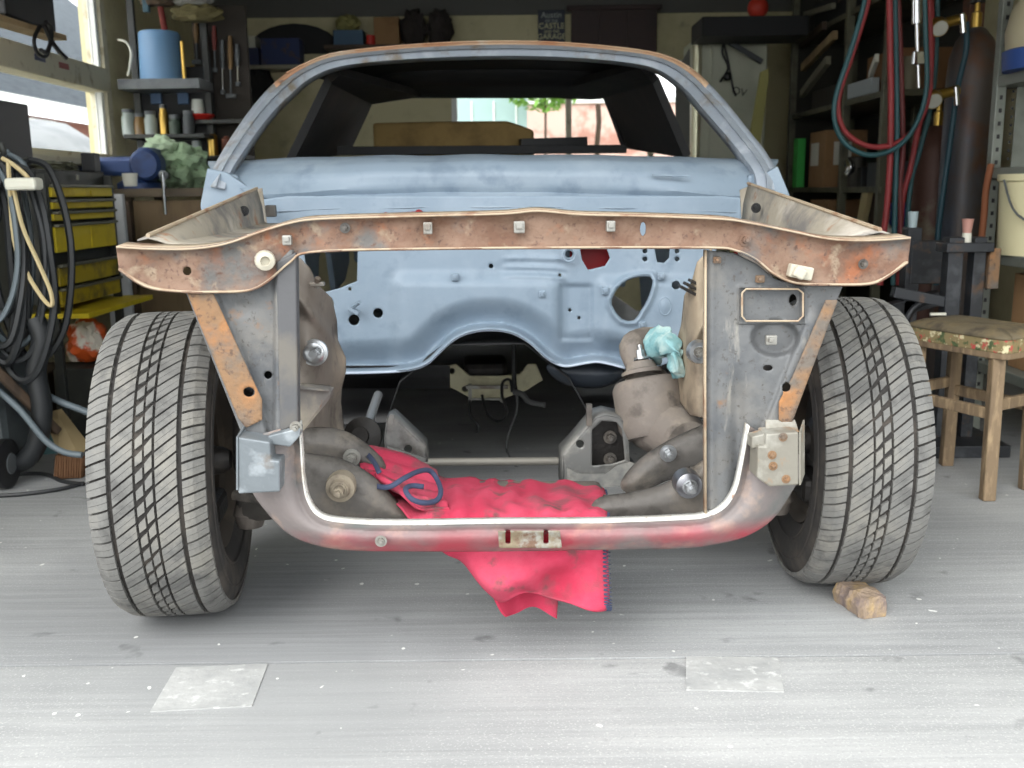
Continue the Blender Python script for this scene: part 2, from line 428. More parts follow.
# ---- upper rail
top = csp([(116,247),(150,249),(190,249),(225,244),(260,232),(290,223),(320,219),(400,216.5),(500,214),(538,211),(580,214.5),(640,216),(720,219),(750,223),(790,231),(830,239),(870,240.5),(911,238)], 5)
bot = csp([(908,262),(885,278),(868,284),(835,284.5),(797,283),(775,274),(757,260),(735,250),(705,247.5),(560,247.5),(400,249),(310,252),(290,262),(266,282),(247,290.5),(215,292),(175,291),(145,286),(119,269)], 4)
def top_depth(X, Y):
    yt = np.interp(X, [p[0] for p in top], [p[1] for p in top])
    d = Y-yt
    yb = np.interp(X, [p[0] for p in bot[::-1]], [p[1] for p in bot[::-1]])
    e = yb-Y
    return -.018*np.exp(-np.maximum(d,0)/3.0) - .012*np.exp(-np.maximum(e,0)/2.5) + .004*np.sin(X*.09)*sstep(d,4,12)
slot = circ(643,229,3,7)
uc = sheet('upper_crossmember', top+bot, [slot, circ(187,271,4.5)], 0.0, top_depth, 1.6, rust_top, car)
lipA = [K(x, y, -.018) for x, y in top]; lipB = [K(x, y, -.018)+Vector((0,.055,.004)) for x, y in top]
ribbon('rail_lip', lipA, lipB, rust_edge, uc, .003)
ribbon('rail_edge', [K(x, y, -.014) for x, y in bot], [K(x, y, -.014)+Vector((0,.02,0)) for x, y in bot], rust_edge, uc, .003)
for (x, y, w_, h_) in ((428,228,9,12),(519,227,11,12),(610,226,9,11),(288,240,9,10)):
    a = K(x,y,-.004); s = 1.62/FPX
    bm = BM(); bm_box(bm, a+Vector((0,-.006,0)), (w_*s, .014, h_*s), bev=.002); bm_box(bm, a+Vector((0,-.014,.002)), (w_*s*.6,.006,h_*s*.5), bev=.001)
    tag(obj('nut_clip', bm, dullsteel, uc))
def bolt(name, p, r, m, parent, l=.02, nut=True, ax=(PI/2,0,0), washer=1.7, wm=None):
    """bolt head looking towards -v"""
    o = lathe(name, [(0,l*.0),(r*washer,0),(r*washer,l*.25),(r,l*.25)] , wm or m, parent, 20, p, ax)
    bm = BM(); bmesh.ops.create_cone(bm, cap_ends=True, segments=6, radius1=r, radius2=r*.95, depth=l, matrix=Matrix.Translation(p) @ Matrix.Rotation(ax[0],4,'X') @ Matrix.Rotation(ax[1],4,'Y') @ Matrix.Translation((0,0,l*.6)))
    bmesh.ops.create_cone(bm, cap_ends=True, segments=12, radius1=r*.55, radius2=r*.5, depth=l*.8, matrix=Matrix.Translation(p) @ Matrix.Rotation(ax[0],4,'X') @ Matrix.Rotation(ax[1],4,'Y') @ Matrix.Translation((0,0,l*1.3)))
    me = o.data; b2 = BM(); b2.from_mesh(me); tmp = bpy.data.meshes.new('t'); bm.to_mesh(tmp); bm.free(); b2.from_mesh(tmp); b2.to_mesh(me); b2.free(); bpy.data.meshes.remove(tmp)
    return o
palebolt = mat('pale_stop_rubber', srgb(170,164,148), .7)
lathe('bump_stop', [(0,0),(.015,0),(.017,.012),(.015,.03),(.008,.033),(.006,.026),(0,.026)], palebolt, uc, 16, K(265,260,0), (PI/2+.0,-.0,.2))
b_ = K(800,272,-.005); bm = BM(); bm_box(bm, b_, (.04,.02,.022), ry=.2, bev=.003); bm_box(bm, b_+Vector((-.006,-.012,0)), (.02,.018,.018), ry=.5, bev=.003); obj('square_nut', bm, palebolt, uc)
bolt('small_bolt', K(745,240,-.004), .006, rust_top, uc, .01)
for (x,y) in ((863,264),(345,228)): bolt('small_bolt', K(x,y,-.004), .005, greasy, uc, .006)
# ---- side panels
def lp_depth(X, Y):
    xi = 275+ (Y-290)*.0
    xo = np.interp(Y, [285,440], [186,243])
    d = np.zeros_like(X)
    d += -.016*sstep(X, 272, 277)*(1-sstep(X,292,297))          # upright channel
    d += -.012*(1-sstep(X-xo, 24, 32))                            # rusty flange
    d += .008*np.exp(-((X-240)/14)**2-((Y-306)/8)**2)
    return d
lp_out = [(184,288),(215,285),(247,285),(268,272),(290,250),(297,250),(298,330),(299,428),(286,440),(262,438),(243,437)]
sp = sheet('side_panel', lp_out, [circ(249,392,6,5), circ(268,375,4), circ(290,267,3)], .012, lp_depth, 1.5, panel_m, car)
strip = [(187,293),(213,293),(262,400),(262,420),(246,428),(238,418)]
sheet('flange_strip', strip, [circ(249,392,6,5)], -.006, None, 2, rust_orange, sp, .002)
prism('upright_channel', [K(276,262,-.008),K(296,252,-.008),K(298,425,-.008),K(280,432,-.008)], (0,.03,0), post_m, sp, .003)
def rp_depth(X, Y):
    d = np.zeros_like(X)
    q = np.maximum(np.abs(X-772)-30, 0)+np.maximum(np.abs(Y-305)-16, 0)
    inr = np.maximum(np.abs(X-772)/31, np.abs(Y-305)/17)
    d += .012*(1-sstep(inr, .86, 1.0)) - .006*np.exp(-((inr-1.06)/.06)**2)
    d += .020*(1-sstep(((X-775)/26)**2+((Y-338)/20)**2, .5, 1.0))
    xo = np.interp(Y, [285,440], [843,782])
    d += -.010*(1-sstep(xo-X, 20, 26))*sstep(Y,300,330)
    d += -.004*np.exp(-((X-712)/4)**2)
    d += .012*np.exp(-((X-737)/8)**2)*sstep(Y,360,400)
    return d
rp_out = [(706,250),(735,253),(757,264),(775,279),(797,285),(843,286),(836,302),(788,428),(778,440),(757,448),(745,500),(725,512),(706,516)]
spr = sheet('side_panel', rp_out, [circ(786,387,5), circ(768,368,5,3), circ(793,300,4,6)], .012, rp_depth, 1.5, panel_m, car)
strip = [(826,300),(838,300),(790,428),(779,420),(779,402),(792,378)]
sheet('flange_strip', strip, [circ(786,387,5)], -.003, None, 2, rust_orange, spr, .002)
ribbon('panel_edge', [K(706,250,0),K(705.5,380,0),K(706,516,0)], [K(706,250,0)+Vector((0,.014,0)),K(705.5,380,0)+Vector((0,.014,0)),K(706,516,0)+Vector((0,.014,0))], rust_edge, spr, .003)
rim_pts = [(742,293),(746,289),(798,289),(803,293),(803,316),(798,321),(746,321),(742,316),(742,293)]
tube('embossed_rim', [K(x,y,.004) for x,y in rim_pts], .0018, rust_edge, spr, 6)
for (x,y,s) in ((771,340,.012),(717,260,.008),(760,279,.009)): 
    bm = BM(); bm_box(bm, K(x,y,.008), (s*1.6,.01,s*1.4), bev=.002); bm_box(bm, K(x,y,.0), (s*.6,.008,s*.6), bev=.001); obj('square_nut', bm, rust_orange if s<.012 else dullsteel, spr)
# ---- lower rail: a U with rounded corners
inner = csp([(299,424),(301,450),(303,480),(308,502),(320,517),(345,522.5),(400,524.5),(500,523),(600,522.5),(680,519.5),(705,517),(724,508),(736,490),(743,460),(749,426)], 5)
outer = csp([(800,455),(800,475),(790,495),(772,520),(745,537),(712,545),(680,548.5),(600,550),(500,551.5),(400,551.5),(350,550.5),(318,546),(290,535),(268,514),(252,492),(244,470),(240,440)], 5)
def low_depth(X, Y):
    d1 = dist_line(X, Y, inner); d2 = dist_line(X, Y, outer)
    return -.014*np.exp(-d1/2.5) + .012*sstep(d1, 2, 8) - .030*np.sin(np.clip(d1/(d1+d2+.01),0,1)*PI)
lo_slots = [[(x-2.6,530),(x+2.6,530),(x+2.6,544),(x-2.6,544)] for x in (508,546)]
lc = sheet('lower_crossmember', inner+outer, lo_slots, .006, low_depth, 1.6, lower_m, car)
_m = lower_m.node_tree; _n = _m.nodes                                    # the red coat survives only along the rail's lower edge
tc = _n.new('ShaderNodeTexCoord'); sx = _n.new('ShaderNodeSeparateXYZ'); _m.links.new(tc.outputs['Object'], sx.inputs[0])
mr = _n.new('ShaderNodeMapRange'); mr.inputs['From Min'].default_value = .300; mr.inputs['From Max'].default_value = .262
_m.links.new(sx.outputs['Z'], mr.inputs['Value'])
nz = _n.new('ShaderNodeTexNoise'); nz.inputs['Scale'].default_value = 7; nz.inputs['Detail'].default_value = 6; _m.links.new(tc.outputs['Object'], nz.inputs['Vector'])
nr = _n.new('ShaderNodeMapRange'); nr.inputs['From Min'].default_value = .36; nr.inputs['From Max'].default_value = .58; _m.links.new(nz.outputs['Fac'], nr.inputs['Value'])
mu = _n.new('ShaderNodeMath'); mu.operation = 'MULTIPLY'; _m.links.new(mr.outputs['Result'], mu.inputs[0]); _m.links.new(nr.outputs['Result'], mu.inputs[1])
mx = _n.new('ShaderNodeMix'); mx.data_type = 'RGBA'; bs = _n['Principled BSDF']
_m.links.new(bs.inputs['Base Color'].links[0].from_socket, mx.inputs['A']); mx.inputs['B'].default_value = srgb(158,52,66)
_m.links.new(mu.outputs[0], mx.inputs['Factor']); _m.links.new(mx.outputs['Result'], bs.inputs['Base Color'])
il = [K(x, y, -.008) for x, y in inner]
fl = []
for i, (x, y) in enumerate(inner):
    fl.append(K(x, y, -.008)+Vector((0, .023, .001)))
pale = mat('pale_worn_flange', srgb(206,204,198), .5, layers=[(srgb(176,168,156), 16, .52, .68), (srgb(150,120,104), 40, .62, .7)])
ribbon('inner_flange', il, fl, pale, lc, .003)
for (x,y) in ((508,537),(546,537)):
    bm = BM(); bm_box(bm, K(x,y,.02), (.012,.012,.026), bev=.002); obj('slot_insert', bm, redpaint, lc)
sheet('worn_patch', [(498,531),(560,531),(562,548),(499,548)], lo_slots, -.027, lambda X,Y: .004*np.cos((Y-540)*.2), 2, mat('ochre_worn_metal', srgb(112,100,80), .75, layers=[(srgb(132,130,122), 30, .46, .6), (srgb(96,72,56), 50, .52, .66)], bump=.3), lc, .0015)
bolt('rivet', K(381,541,-.02), .006, dullsteel, lc, .004)
# bumper brackets
def open_bracket(poly, v, d, m, nm, lab=None):
    o = prism(nm, [K(x,y,v) for x,y in poly], (0,d,0), m, car, .003)
    if lab: o['label'] = lab
    return o
lb = open_bracket([(237,437),(270,442),(271,460),(280,461),(280,492),(238,494)], -.05, .05, bracket_m, 'bumper_bracket', 'scuffed blue-grey bumper bracket on the left')
prism('bracket_side', [K(238,437,-.052),K(245,426,-.002),K(245,480,-.002),K(238,490,-.052)], (-.003,0,0), bracket_m, lb)
prism('bracket_tab', [K(268,436,-.03),K(300,428,-.03),K(300,436,-.03),K(290,447,-.03),K(268,444,-.03)], (0,.03,0), bracket_m, lb, .002)
bolt('bracket_bolt', K(296,427,-.025), .006, dullsteel, lb, .01)
rb = open_bracket([(766,434),(799,432),(799,485),(770,487),(757,478),(758,446),(766,446)], -.05, .05, rbracket_m, 'bumper_bracket', 'rust-flecked bumper bracket on the right')
prism('bracket_side', [K(799,432,-.05),K(803,420,-.002),K(803,474,-.002),K(799,485,-.05)], (.003,0,0), rbracket_m, rb)
prism('bracket_tab', [K(752,437,-.04),K(772,432,-.04),K(772,444,-.04),K(752,449,-.04)], (0,.03,0), rbracket_m, rb, .002)
for (x,y) in ((783,437),(772,455),(773,466),(786,479)): bolt('rivet', K(x,y,-.05), .0045, rust_orange, rb, .004)
prism('bracket_ear', [K(766,433,-.02),K(766,420,-.0),K(795,420,-.0),K(799,432,-.02)], (0,.004,0), rbracket_m, rb)
# ---- inner wing aprons (outer flange, ledge, inner wall) running back to the firewall
def apron(sgn, A, B, Cn, D, name, holes):
    """A top near, B top far, Cn bottom near, D bottom far: (px,py,v)"""
    a,b,c,d = (K(*q) for q in (A,B,Cn,D))
    N = 12; r0=[];r1=[];r2=[];r3=[]
    for i in range(N+1):
        t = i/N
        p = a.lerp(b,t); q = c.lerp(d,t); q.z -= .006*math.sin(t*PI)
        r0.append(p+Vector((sgn*.018,0,-.004))); r1.append(p); r2.append(q)
        r3.append(q + Vector((-sgn*(.16-.09*t), 0, -.004)))
    ap = gridmesh(name, [r0, r1, [p.lerp(q,.5)+Vector((-sgn*.003,0,0)) for p,q in zip(r1,r2)], r2, [p.lerp(q,.12)+Vector((0,0,-.004)) for p,q in zip(r2,r3)], r3], tower_dust, car, .003, 30)
    gridmesh('apron_wall', [r3[:7], [p+Vector((sgn*.02,0,-.22)) for p in r3[:7]]], tower_m, ap, .003, 30)
    tube('apron_bead', [p+Vector((0,0,.004)) for p in r1], .004, rust_edge, ap, 6)
    return ap
tower_dust = mat('dusty_apron_steel', srgb(150,142,128), .65, layers=[(srgb(112,108,104), 9, .46, .62), (srgb(186,178,166), 5, .54, .7), (srgb(140,96,66), 16, .6, .7)], bump=.15)
apl = apron(-1, (148,238,.06), (257,190,.92), (165,243,.06), (264,222,.92), 'wing_apron', None)
apr = apron(1, (880,232,.06), (748,185,.92), (862,236,.06), (742,220,.92), 'wing_apron', None)
prism('apron_end', [K(252,190,.93),K(262,188,.93),K(267,224,.93),K(252,226,.93)], (0,.004,0), tower_dust, apl)
prism('apron_end', [K(740,190,.93),K(754,184,.93),K(756,215,.93),K(742,222,.93)], (0,.004,0), tower_dust, apr)
bolt('apron_nut', K(244,211,.7), .007, black_m, apl, .004); bolt('apron_nut', K(756,208,.72), .007, black_m, apr, .004)
for s_, ap_, pts in ((-1, apl, [(232,240),(262,231),(262,224),(225,232)]), (1, apr, [(795,233),(840,240),(830,230),(790,224)])):
    pass
# ---- front suspension towers
def tl_depth(X, Y):
    e = np.interp(Y, [255,285,300,340,365,400,435], [304,318,332,338,346,343,345])
    d = .22*sstep(X, 300, 350)**1.5
    d += -.02*np.exp(-((X-314)/16)**2-((Y-352)/16)**2)
    d += -.018*np.exp(-((Y-(300+(X-300)*1.2))/8)**2)
    d += .03*np.sin(Y*.08)*sstep(X,322,340)
    return d
tl = sheet('suspension_tower', [(288,252),(300,258),(310,268),(318,285),(332,298),(337,320),(338,340),(346,358),(346,372),(342,388),(341,402),(345,432),(320,438),(288,440)], [], .34, tl_depth, 1.6, tower_m, car, .004)
def tr_depth(X, Y):
    return .25*sstep(-X, -702, -668)**1.5 -.02*np.exp(-((Y-(330-(X-700)*1.6))/10)**2)
tr = sheet('suspension_tower', [(712,248),(697,262),(692,280),(684,296),(681,325),(673,355),(671,378),(680,402),(690,415),(712,420)], [], .34, tr_depth, 1.6, towerbeige, car, .004)
lathe('shock_cap', [(0,.02),(.008,.02),(.009,.012),(.016,.011),(.021,.007),(.021,0),(.027,-.002),(.027,-.012)], bright, tl, 24, K(314,353,.33), (PI/2,0,0))
bolt('cap_stud', K(317,351,.31), .008, bright, tl, .018, washer=1.2)
lathe('shock_cap', [(0,.02),(.012,.02),(.014,.012),(.021,.011),(.024,.0),(.024,-.01)], bright, tr, 24, K(699,352,.29), (PI/2,0,0))
bolt('cap_stud', K(699,352,.265), .009, dullsteel, tr, .012, washer=1.2)
bm = BM(); bm_tube(bm, [K(316,287,.33), K(318,278,.32)], .006, 8); bm_box(bm, K(317,284,.33), (.03,.02,.008), bev=.002); obj('tower_stud', bm, dullsteel, tl)
bm = BM()
for k in range(3): bm_box(bm, K(697-k*5,284+k*3,.36), (.035,.03,.006), ry=.5, bev=.001)
obj('tower_clip', bm, darksteel, tr)
# battery tray
tray = prism('battery_tray', [K(299,388,.16),K(331,392,.22),K(329,400,.22),K(301,434,.14),K(299,434,.14)], (0,.05,0), tower_dust, car, .003)
gridmesh('tray_top', [[K(299,388,.14),K(329,391,.2)],[K(299,384,.34),K(331,386,.36)]], tower_dust, tray, .004)
# ---- front crossmember arms, bushes, rods
def arm(name, poly, v, thick, m, amp=.03, cell=2):
    P_ = csp(poly, 4, True); o_ = np.asarray(P_)
    def dep(X, Y):
        d, _, _ = near_poly(X, Y, [P_]); return -amp*(1-np.exp(-d/9))
    return sheet(name, P_, [], v, dep, cell, m, car, thick)
a1 = arm('crossmember_arm', [(299,458),(322,455),(345,460),(372,475),(395,498),(412,521),(370,528),(320,524),(299,510)], .15, .05, greasy)
a2 = arm('crossmember_arm', [(299,432),(322,427),(348,432),(372,448),(386,466),(380,484),(350,470),(299,456)], .27, .05, greasy)
a3 = arm('crossmember_arm', [(712,462),(690,468),(662,484),(630,492),(600,497),(590,510),(600,522),(650,524),(712,522)], .15, .05, greasy)
a4 = arm('crossmember_arm', [(712,425),(690,430),(660,445),(636,462),(620,485),(636,495),(664,482),(712,462)], .28, .05, greasy)
prism('front_crossmember', [K(395,503,.2),K(610,503,.2),K(615,526,.2),K(390,526,.2)], (0,.16,0), greasy, car, .01)
BP1 = K(339,491,.08)+Vector((0,.05,0)); BP2 = K(690,487,.09)+Vector((0,.04,0))
lathe('strut_rod_bush', [(0,.046),(.016,.046),(.019,.035),(.026,.034),(.028,.02),(.026,0)], rubber_bush, a1, 24, BP1, (PI/2,0,0))
bolt('bush_nut', BP1+Vector((0,-.045,0)), .010, rubber_bush, a1, .016, washer=1.3)
lathe('strut_rod_bush', [(0,.04),(.014,.04),(.024,.034),(.026,.02),(.026,0)], mat('bright_bush_cap', srgb(120,120,124), .3, .8), a3, 24, BP2, (PI/2,0,0))
bolt('bush_nut', BP2+Vector((0,-.038,0)), .011, bright, a3, .018, washer=1.3)
bolt('arm_bolt', K(352,457,.235), .010, dullsteel, a2, .016); bolt('arm_bolt', K(668,453,.24), .010, bright, a4, .018)
tube('steering_link', [K(378,395,.95), K(366,430,.62)], .012, mat('light_grey_rod', srgb(150,152,154), .4, .4), car, 10)
lathe('rod_washer', [(0,-.02),(.045,-.02),(.045,-.008),(.02,0),(.02,.01),(0,.01)], darksteel, car, 24, K(361,436,.58), (PI/2-.3,0,-.2))
tube('cross_tube', [K(425,462,.78), K(566,461,.78)], .0105, mat('grey_cross_tube', srgb(130,126,118), .5, .3, layers=[(srgb(170,140,90), 6, .58, .66)]), car, 12)
# engine mounts
def wedge(name, poly, v, d, m, holes, edges):
    o = sheet(name, poly, holes, v, None, 1.5, m, car, .004)
    ribbon('mount_flange', [K(x,y,v) for x,y in edges], [K(x,y,v)+Vector((0,d,0)) for x,y in edges], m, o, .004)
    return o
mountsteel = mat('mount_steel', srgb(108,108,106), .5, .3, layers=[(srgb(140,138,132), 12, .5, .66), (srgb(70,66,62), 8, .54, .66)])
wedge('engine_mount', [(387,420),(393,417),(425,447),(427,462),(390,462),(385,440)], .5, .08, mountsteel, [circ(408,449,4)], [(387,462),(385,440),(387,420),(393,417),(425,447),(427,462)])
bm = BM(); bm_bar(bm, K(390,424,.5), K(392,414,.5), .014, .01); bm_bar(bm, K(386,450,.49), K(425,462,.49), .01, .02); obj('mount_web', bm, mountsteel, car)
mr_ = wedge('engine_mount', [(570,448),(596,418),(606,415),(620,418),(627,428),(629,462),(638,470),(640,486),(566,488),(563,455)], .5, .09, mountsteel, [[(592,430),(602,421),(616,422),(622,430),(625,460),(612,464),(592,466)], circ(580,444,4)], [(563,488),(563,455),(570,448),(596,418),(606,415),(620,418),(627,428),(629,462),(638,470),(640,486)])
prism('mount_plate', [K(590,420,.55),K(626,420,.55),K(628,470,.55),K(588,470,.55)], (0,.006,0), darksteel, mr_)
for y in (437,459): bolt('mount_bolt', K(610,y,.545), .009, greasy, mr_, .012)
bm = BM(); bm_bar(bm, K(589,425,.5), K(589,404,.5), .016, .012); obj('mount_pin', bm, greasy, mr_)
prism('mount_skirt', [K(567,468,.46),K(568,488,.46),K(640,486,.46),K(640,466,.46),K(630,462,.46),K(618,465,.46),K(605,474,.46),K(580,474,.46)], (0,.005,0), mountsteel, mr_)
# steering box
sb_m = mat('dusty_brown_casting', srgb(118,110,103), .7, layers=[(srgb(138,128,116), 8, .48, .64), (srgb(90,83,77), 16, .52, .66)], bump=.2)
c0 = K(650,400,.55)
sbx = lathe('steering_box', [(0,-.085),(.07,-.085),(.082,-.06),(.082,.03),(.074,.045),(.05,.05),(.044,.062),(.028,.068),(0,.068)], sb_m, car, 28, c0, (-.35,-.12,0))
tube('gear_housing', [c0+Vector((.01,.0,-.05)), c0+Vector((.05,-.09,-.065)), c0+Vector((.06,-.13,-.07))], [.07,.062,.05], sb_m, sbx, 20)
lathe('top_cap', [(0,.03),(.012,.03),(.014,.02),(.03,.016),(.036,0),(.046,-.004),(.046,-.012)], sb_m, sbx, 24, c0+Vector((-.024,-.02,.075)), (-.35,-.12,0))
bolt('adjuster_nut', c0+Vector((-.026,-.03,.098)), .010, bright, sbx, .02, ax=(-.35,-.1,0))
tube('column_elbow', [c0+Vector((-.02,.05,.07)), c0+Vector((-.03,.08,.11)), c0+Vector((.0,.10,.125)), c0+Vector((.05,.13,.12))], [.028,.03,.028,.026], sb_m, sbx, 14, 4)
# ---- firewall
arch = csp([(300,372),(345,372),(400,370),(425,364),(441,350),(455,338),(472,331),(492,329),(512,332),(530,342),(548,358),(565,365),(585,362),(600,361),(625,367)], 4)
fo = [(258,200),(288,196),(720,196),(742,198),(740,235),(716,250),(714,300),(706,340),(690,356),(660,366)] + arch[::-1] + [(288,372),(286,260),(262,240)]
def bump_rect(X, Y, x0, x1, y0, y1, s): 
    return sstep(X,x0-s,x0+s)*(1-sstep(X,x1-s,x1+s))*sstep(Y,y0-s,y0+s)*(1-sstep(Y,y1-s,y1+s))
def fw_depth(X, Y):
    d = dist_line(X, Y, arch)
    dv = .05*(1-sstep(d, 5, 34))*1.0
    dv += -.075*(1-sstep(d, 0, 7))
    dv += -.022*bump_rect(X,Y,395,560,278,420,10)*(1-sstep(d,14,40)*0)
    dv += -.018*bump_rect(X,Y,600,700,280,345,8)
    dv += .010*bump_rect(X,Y,560,592,285,340,3)
    for k in range(3):
        yy = 258+k*9+ .0016*(X-520)**2*(0.4+.2*k) 
        dv += -.006*np.exp(-((Y-yy)/2.4)**2)*sstep(X,498,515)*(1-sstep(X,560,570))
    for (x,y,r) in ((650,280,0),):
        pass
    dh,_,_ = near_poly(X, Y, [fwh[3]]); dv += -.010*np.exp(-((dh-3)/2.5)**2)
    dv += -.008*np.exp(-(((X-665)/6)**2+((Y-306)/9)**2)) - .006*np.exp(-(((X-568)/5)**2+((Y-254)/5)**2))
    return dv
fwh = [[(303,240),(358,240),(357,281),(340,288),(322,293),(308,288)],
       csp([(580,249),(607,249),(610,258),(605,266),(588,270),(582,260)],1,True),
       csp([(654,246),(670,246),(669,258),(664,263),(657,262)],1,True),
       csp([(612,305),(614,295),(622,284),(634,278),(650,277),(652,285),(647,300),(641,310),(634,320),(622,319)],2,True),
       circ(378,313,5,n=12), circ(354,320,5.5,n=12), circ(328,304,6,n=12), circ(350,289,1.8,n=8), circ(491,266,2.4,n=8), circ(569,254,4,n=10),
       circ(676,285,4.5,n=10), circ(645,251,2.6,n=8), circ(645,259,2.6,n=8), circ(677,251,2.6,n=8), circ(677,259,2.6,n=8), circ(570,310,1.8,n=8), circ(579,318,1.8,n=8), circ(560,275,1.8,n=8)]
fw = sheet('firewall', fo, fwh, 1.02, fw_depth, 1.5, primer, car, .003)
ribbon('tunnel_flange', [K(x,y,.985) for x,y in arch], [K(x,y+1.5,.985)+Vector((0,-.004,-.001)) for x,y in arch], mat('primer_edge_highlight', srgb(178,190,206), .5), fw, .004)  # highlight on the upward-facing arch lip, put into the colour as paler primer
for (x,y) in ((661,276),(605,291),(642,325),(455,277),(542,294)):
    bm = BM(); bm_box(bm, K(x,y,1.0), (.02,.014,.02), bev=.003); bm_box(bm, K(x,y,.99), (.008,.012,.008), bev=.001); obj('captive_nut', bm, primer, fw)
tube('pressed_ring', [K(x,y,1.0) for x,y in circ(665,306,6,9)+[(671,306)]], .0025, primer, fw, 6)
tube('pressed_ring', [K(x,y,1.0) for x,y in circ(569,255,6.5,6.5)+[(575.5,255)]], .004, primer, fw, 6)
bm = BM(); bm_tube(bm, [K(352,308,1.0), K(360,302,.96)], .005, 8); bm_box(bm, K(354,311,1.0), (.03,.02,.012), ry=.5, bev=.003); obj('firewall_clip', bm, primer, fw)
box('red_heater_panel', K(595,258,1.12), (.14,.01,.10), mat('dash_red', srgb(176,22,34), .5), car, bev=.002)
# cowl top: plenum face, ledge and vent panel
def row(y, v, xs): return [K(x, y, v) for x in xs]
cw = mat('cowl_primer', srgb(128,143,157), .5, layers=[(srgb(144,157,169), 5, .46, .68), (srgb(114,129,144), 12, .52, .68)], bump=.12, bscale=18)
xs = np.linspace(0, 1, 41)
def crow(xl, xr, yl, ym, yr, v, dv=0):
    out = []
    for t in xs:
        y = yl*(1-t)+yr*t + (ym-(yl+yr)/2)*(1-(2*t-1)**2)
        out.append(K(xl+(xr-xl)*t, y, v+dv*abs(2*t-1)**3))
    return out
rows = [crow(268,736,212,207,212,1.02), crow(266,744,200,192,202,1.075), crow(250,752,196,186,197,1.065), crow(225,770,178,173,177,1.06,.10), crow(212,776,172,162,166,1.09,.14), crow(208,778,165,157.5,162,1.14,.14), crow(208,778,162,155,160,1.22,.12), crow(214,772,164,157,163,1.32,.04)]
R2 = []
for a,b in zip(rows, rows[1:]):
    for k in range(3): R2.append([p.lerp(q,k/3) for p,q in zip(a,b)])
R2.append(rows[-1])
for j,r in enumerate(R2):
    for i,p in enumerate(r):
        p += Vector((0, .006*mnoise.noise(Vector((p.x*9, p.z*14, 3.3))), .004*mnoise.noise(Vector((p.x*7, p.z*9, 1.1)))))
cowl = gridmesh('cowl', R2, cw, car, .003, 60)
# side closing plates between cowl and door hinge pillars
for s_, pts in ((-1, [(207,168),(226,172),(268,200),(280,225),(262,235),(205,235),(200,205)]), (1, [(778,166),(768,172),(742,196),(730,225),(745,235),(792,225),(790,195)])):
    o = prism('cowl_side', [K(x,y,1.10) for x,y in pts], (0,.03,0), cw, cowl, .004)
bm = BM(); bm_box(bm, K(271,211,.98), (.026,.02,.03), bev=.003); obj('cowl_tab', bm, greasy, cowl)
bar('cowl_pressing', K(652,175,1.06), K(690,176,1.06), .008, .006, cw, cowl); bar('cowl_pressing', K(602,165,1.09),K(606,171,1.075),.006,.004, cw, cowl)
o = K(395,213,1.0); bm = BM(); bmesh.ops.create_uvsphere(bm, u_segments=12, v_segments=8, radius=.012, matrix=Matrix.Translation(K(419,214,.99))); bmesh.ops.create_uvsphere(bm, u_segments=12, v_segments=8, radius=.010, matrix=Matrix.Translation(K(386,216,.99))); bm_tube(bm, [K(386,216,.99),K(419,214,.99)], .007, 8); obj('red_wiper_link', bm, mat('wiper_red', srgb(130,24,30), .5), cowl)
# ---- windscreen surround
osurf = csp([(207,186),(212,172),(226,146),(252,108),(278,80),(305,63),(340,52),(420,44),(500,41),(570,43),(640,50),(672,58),(696,72),(722,98),(748,130),(768,156),(778,178),(776,190)], 6)
def vwind(y): return np.interp(y, [40,165,190], [1.66,1.12,1.06])
prof_n = len(osurf)
insurf = csp([(226,190),(232,172),(246,150),(268,120),(290,97),(313,78),(348,66),(420,59.5),(500,57),(570,58.5),(630,64),(660,72),(684,90),(705,114),(726,138),(742,158),(752,172),(756,190)], 6)
n_ = min(len(osurf), len(insurf))
def wrow(f): 
    out = []
    for i in range(n_):
        (x0_,y0_), (x1_,y1_) = osurf[i], insurf[i]
        out.append(f(i, x0_, y0_, x1_, y1_))
    return out
r_out = wrow(lambda i,x0,y0,x1,y1: K(x0,y0,vwind(y0)+.05))
r_a = wrow(lambda i,x0,y0,x1,y1: K(x0*.72+x1*.28,y0*.72+y1*.28,vwind(y0)+.02))
r_b = wrow(lambda i,x0,y0,x1,y1: K(x0*.55+x1*.45,y0*.55+y1*.45,vwind(y0)+.0))
r_c = wrow(lambda i,x0,y0,x1,y1: K(x0*.5+x1*.5,y0*.5+y1*.5,vwind(y0)+.015))
r_d = wrow(lambda i,x0,y0,x1,y1: K(x0*.1+x1*.9,y0*.1+y1*.9,vwind(y0)+.02))
r_e = wrow(lambda i,x0,y0,x1,y1: K(x1,y1,vwind(y0)+.05))
r_f = wrow(lambda i,x0,y0,x1,y1: K(x1,y1,vwind(y0)+.05)+Vector((0,.05,.0)))
wf = gridmesh('windscreen_frame', [[p.lerp(q,.9) for p,q in zip(r_out,r_a)],r_a,r_b,r_c,r_d,r_e,r_f], pillar_m, car, .003, 40)
hi_ = [i for i in range(n_) if osurf[i][1] < 84]; lo_ = [i for i in range(n_) if osurf[i][1] >= 76]
gridmesh('roof_front_edge', [[r_out[i]+Vector((0,.03,.004)) for i in hi_],[r_out[i] for i in hi_],[r_out[i].lerp(r_a[i],.9) for i in hi_]], roofpaint, wf, .003)
for sg in (0,1):
    ii = [i for i in lo_ if (i > n_/2) == bool(sg)]
    gridmesh('pillar_edge', [[r_out[i]+Vector((0,.03,.004)) for i in ii],[r_out[i] for i in ii],[r_out[i].lerp(r_a[i],.9) for i in ii]], pillar_m, wf, .003)
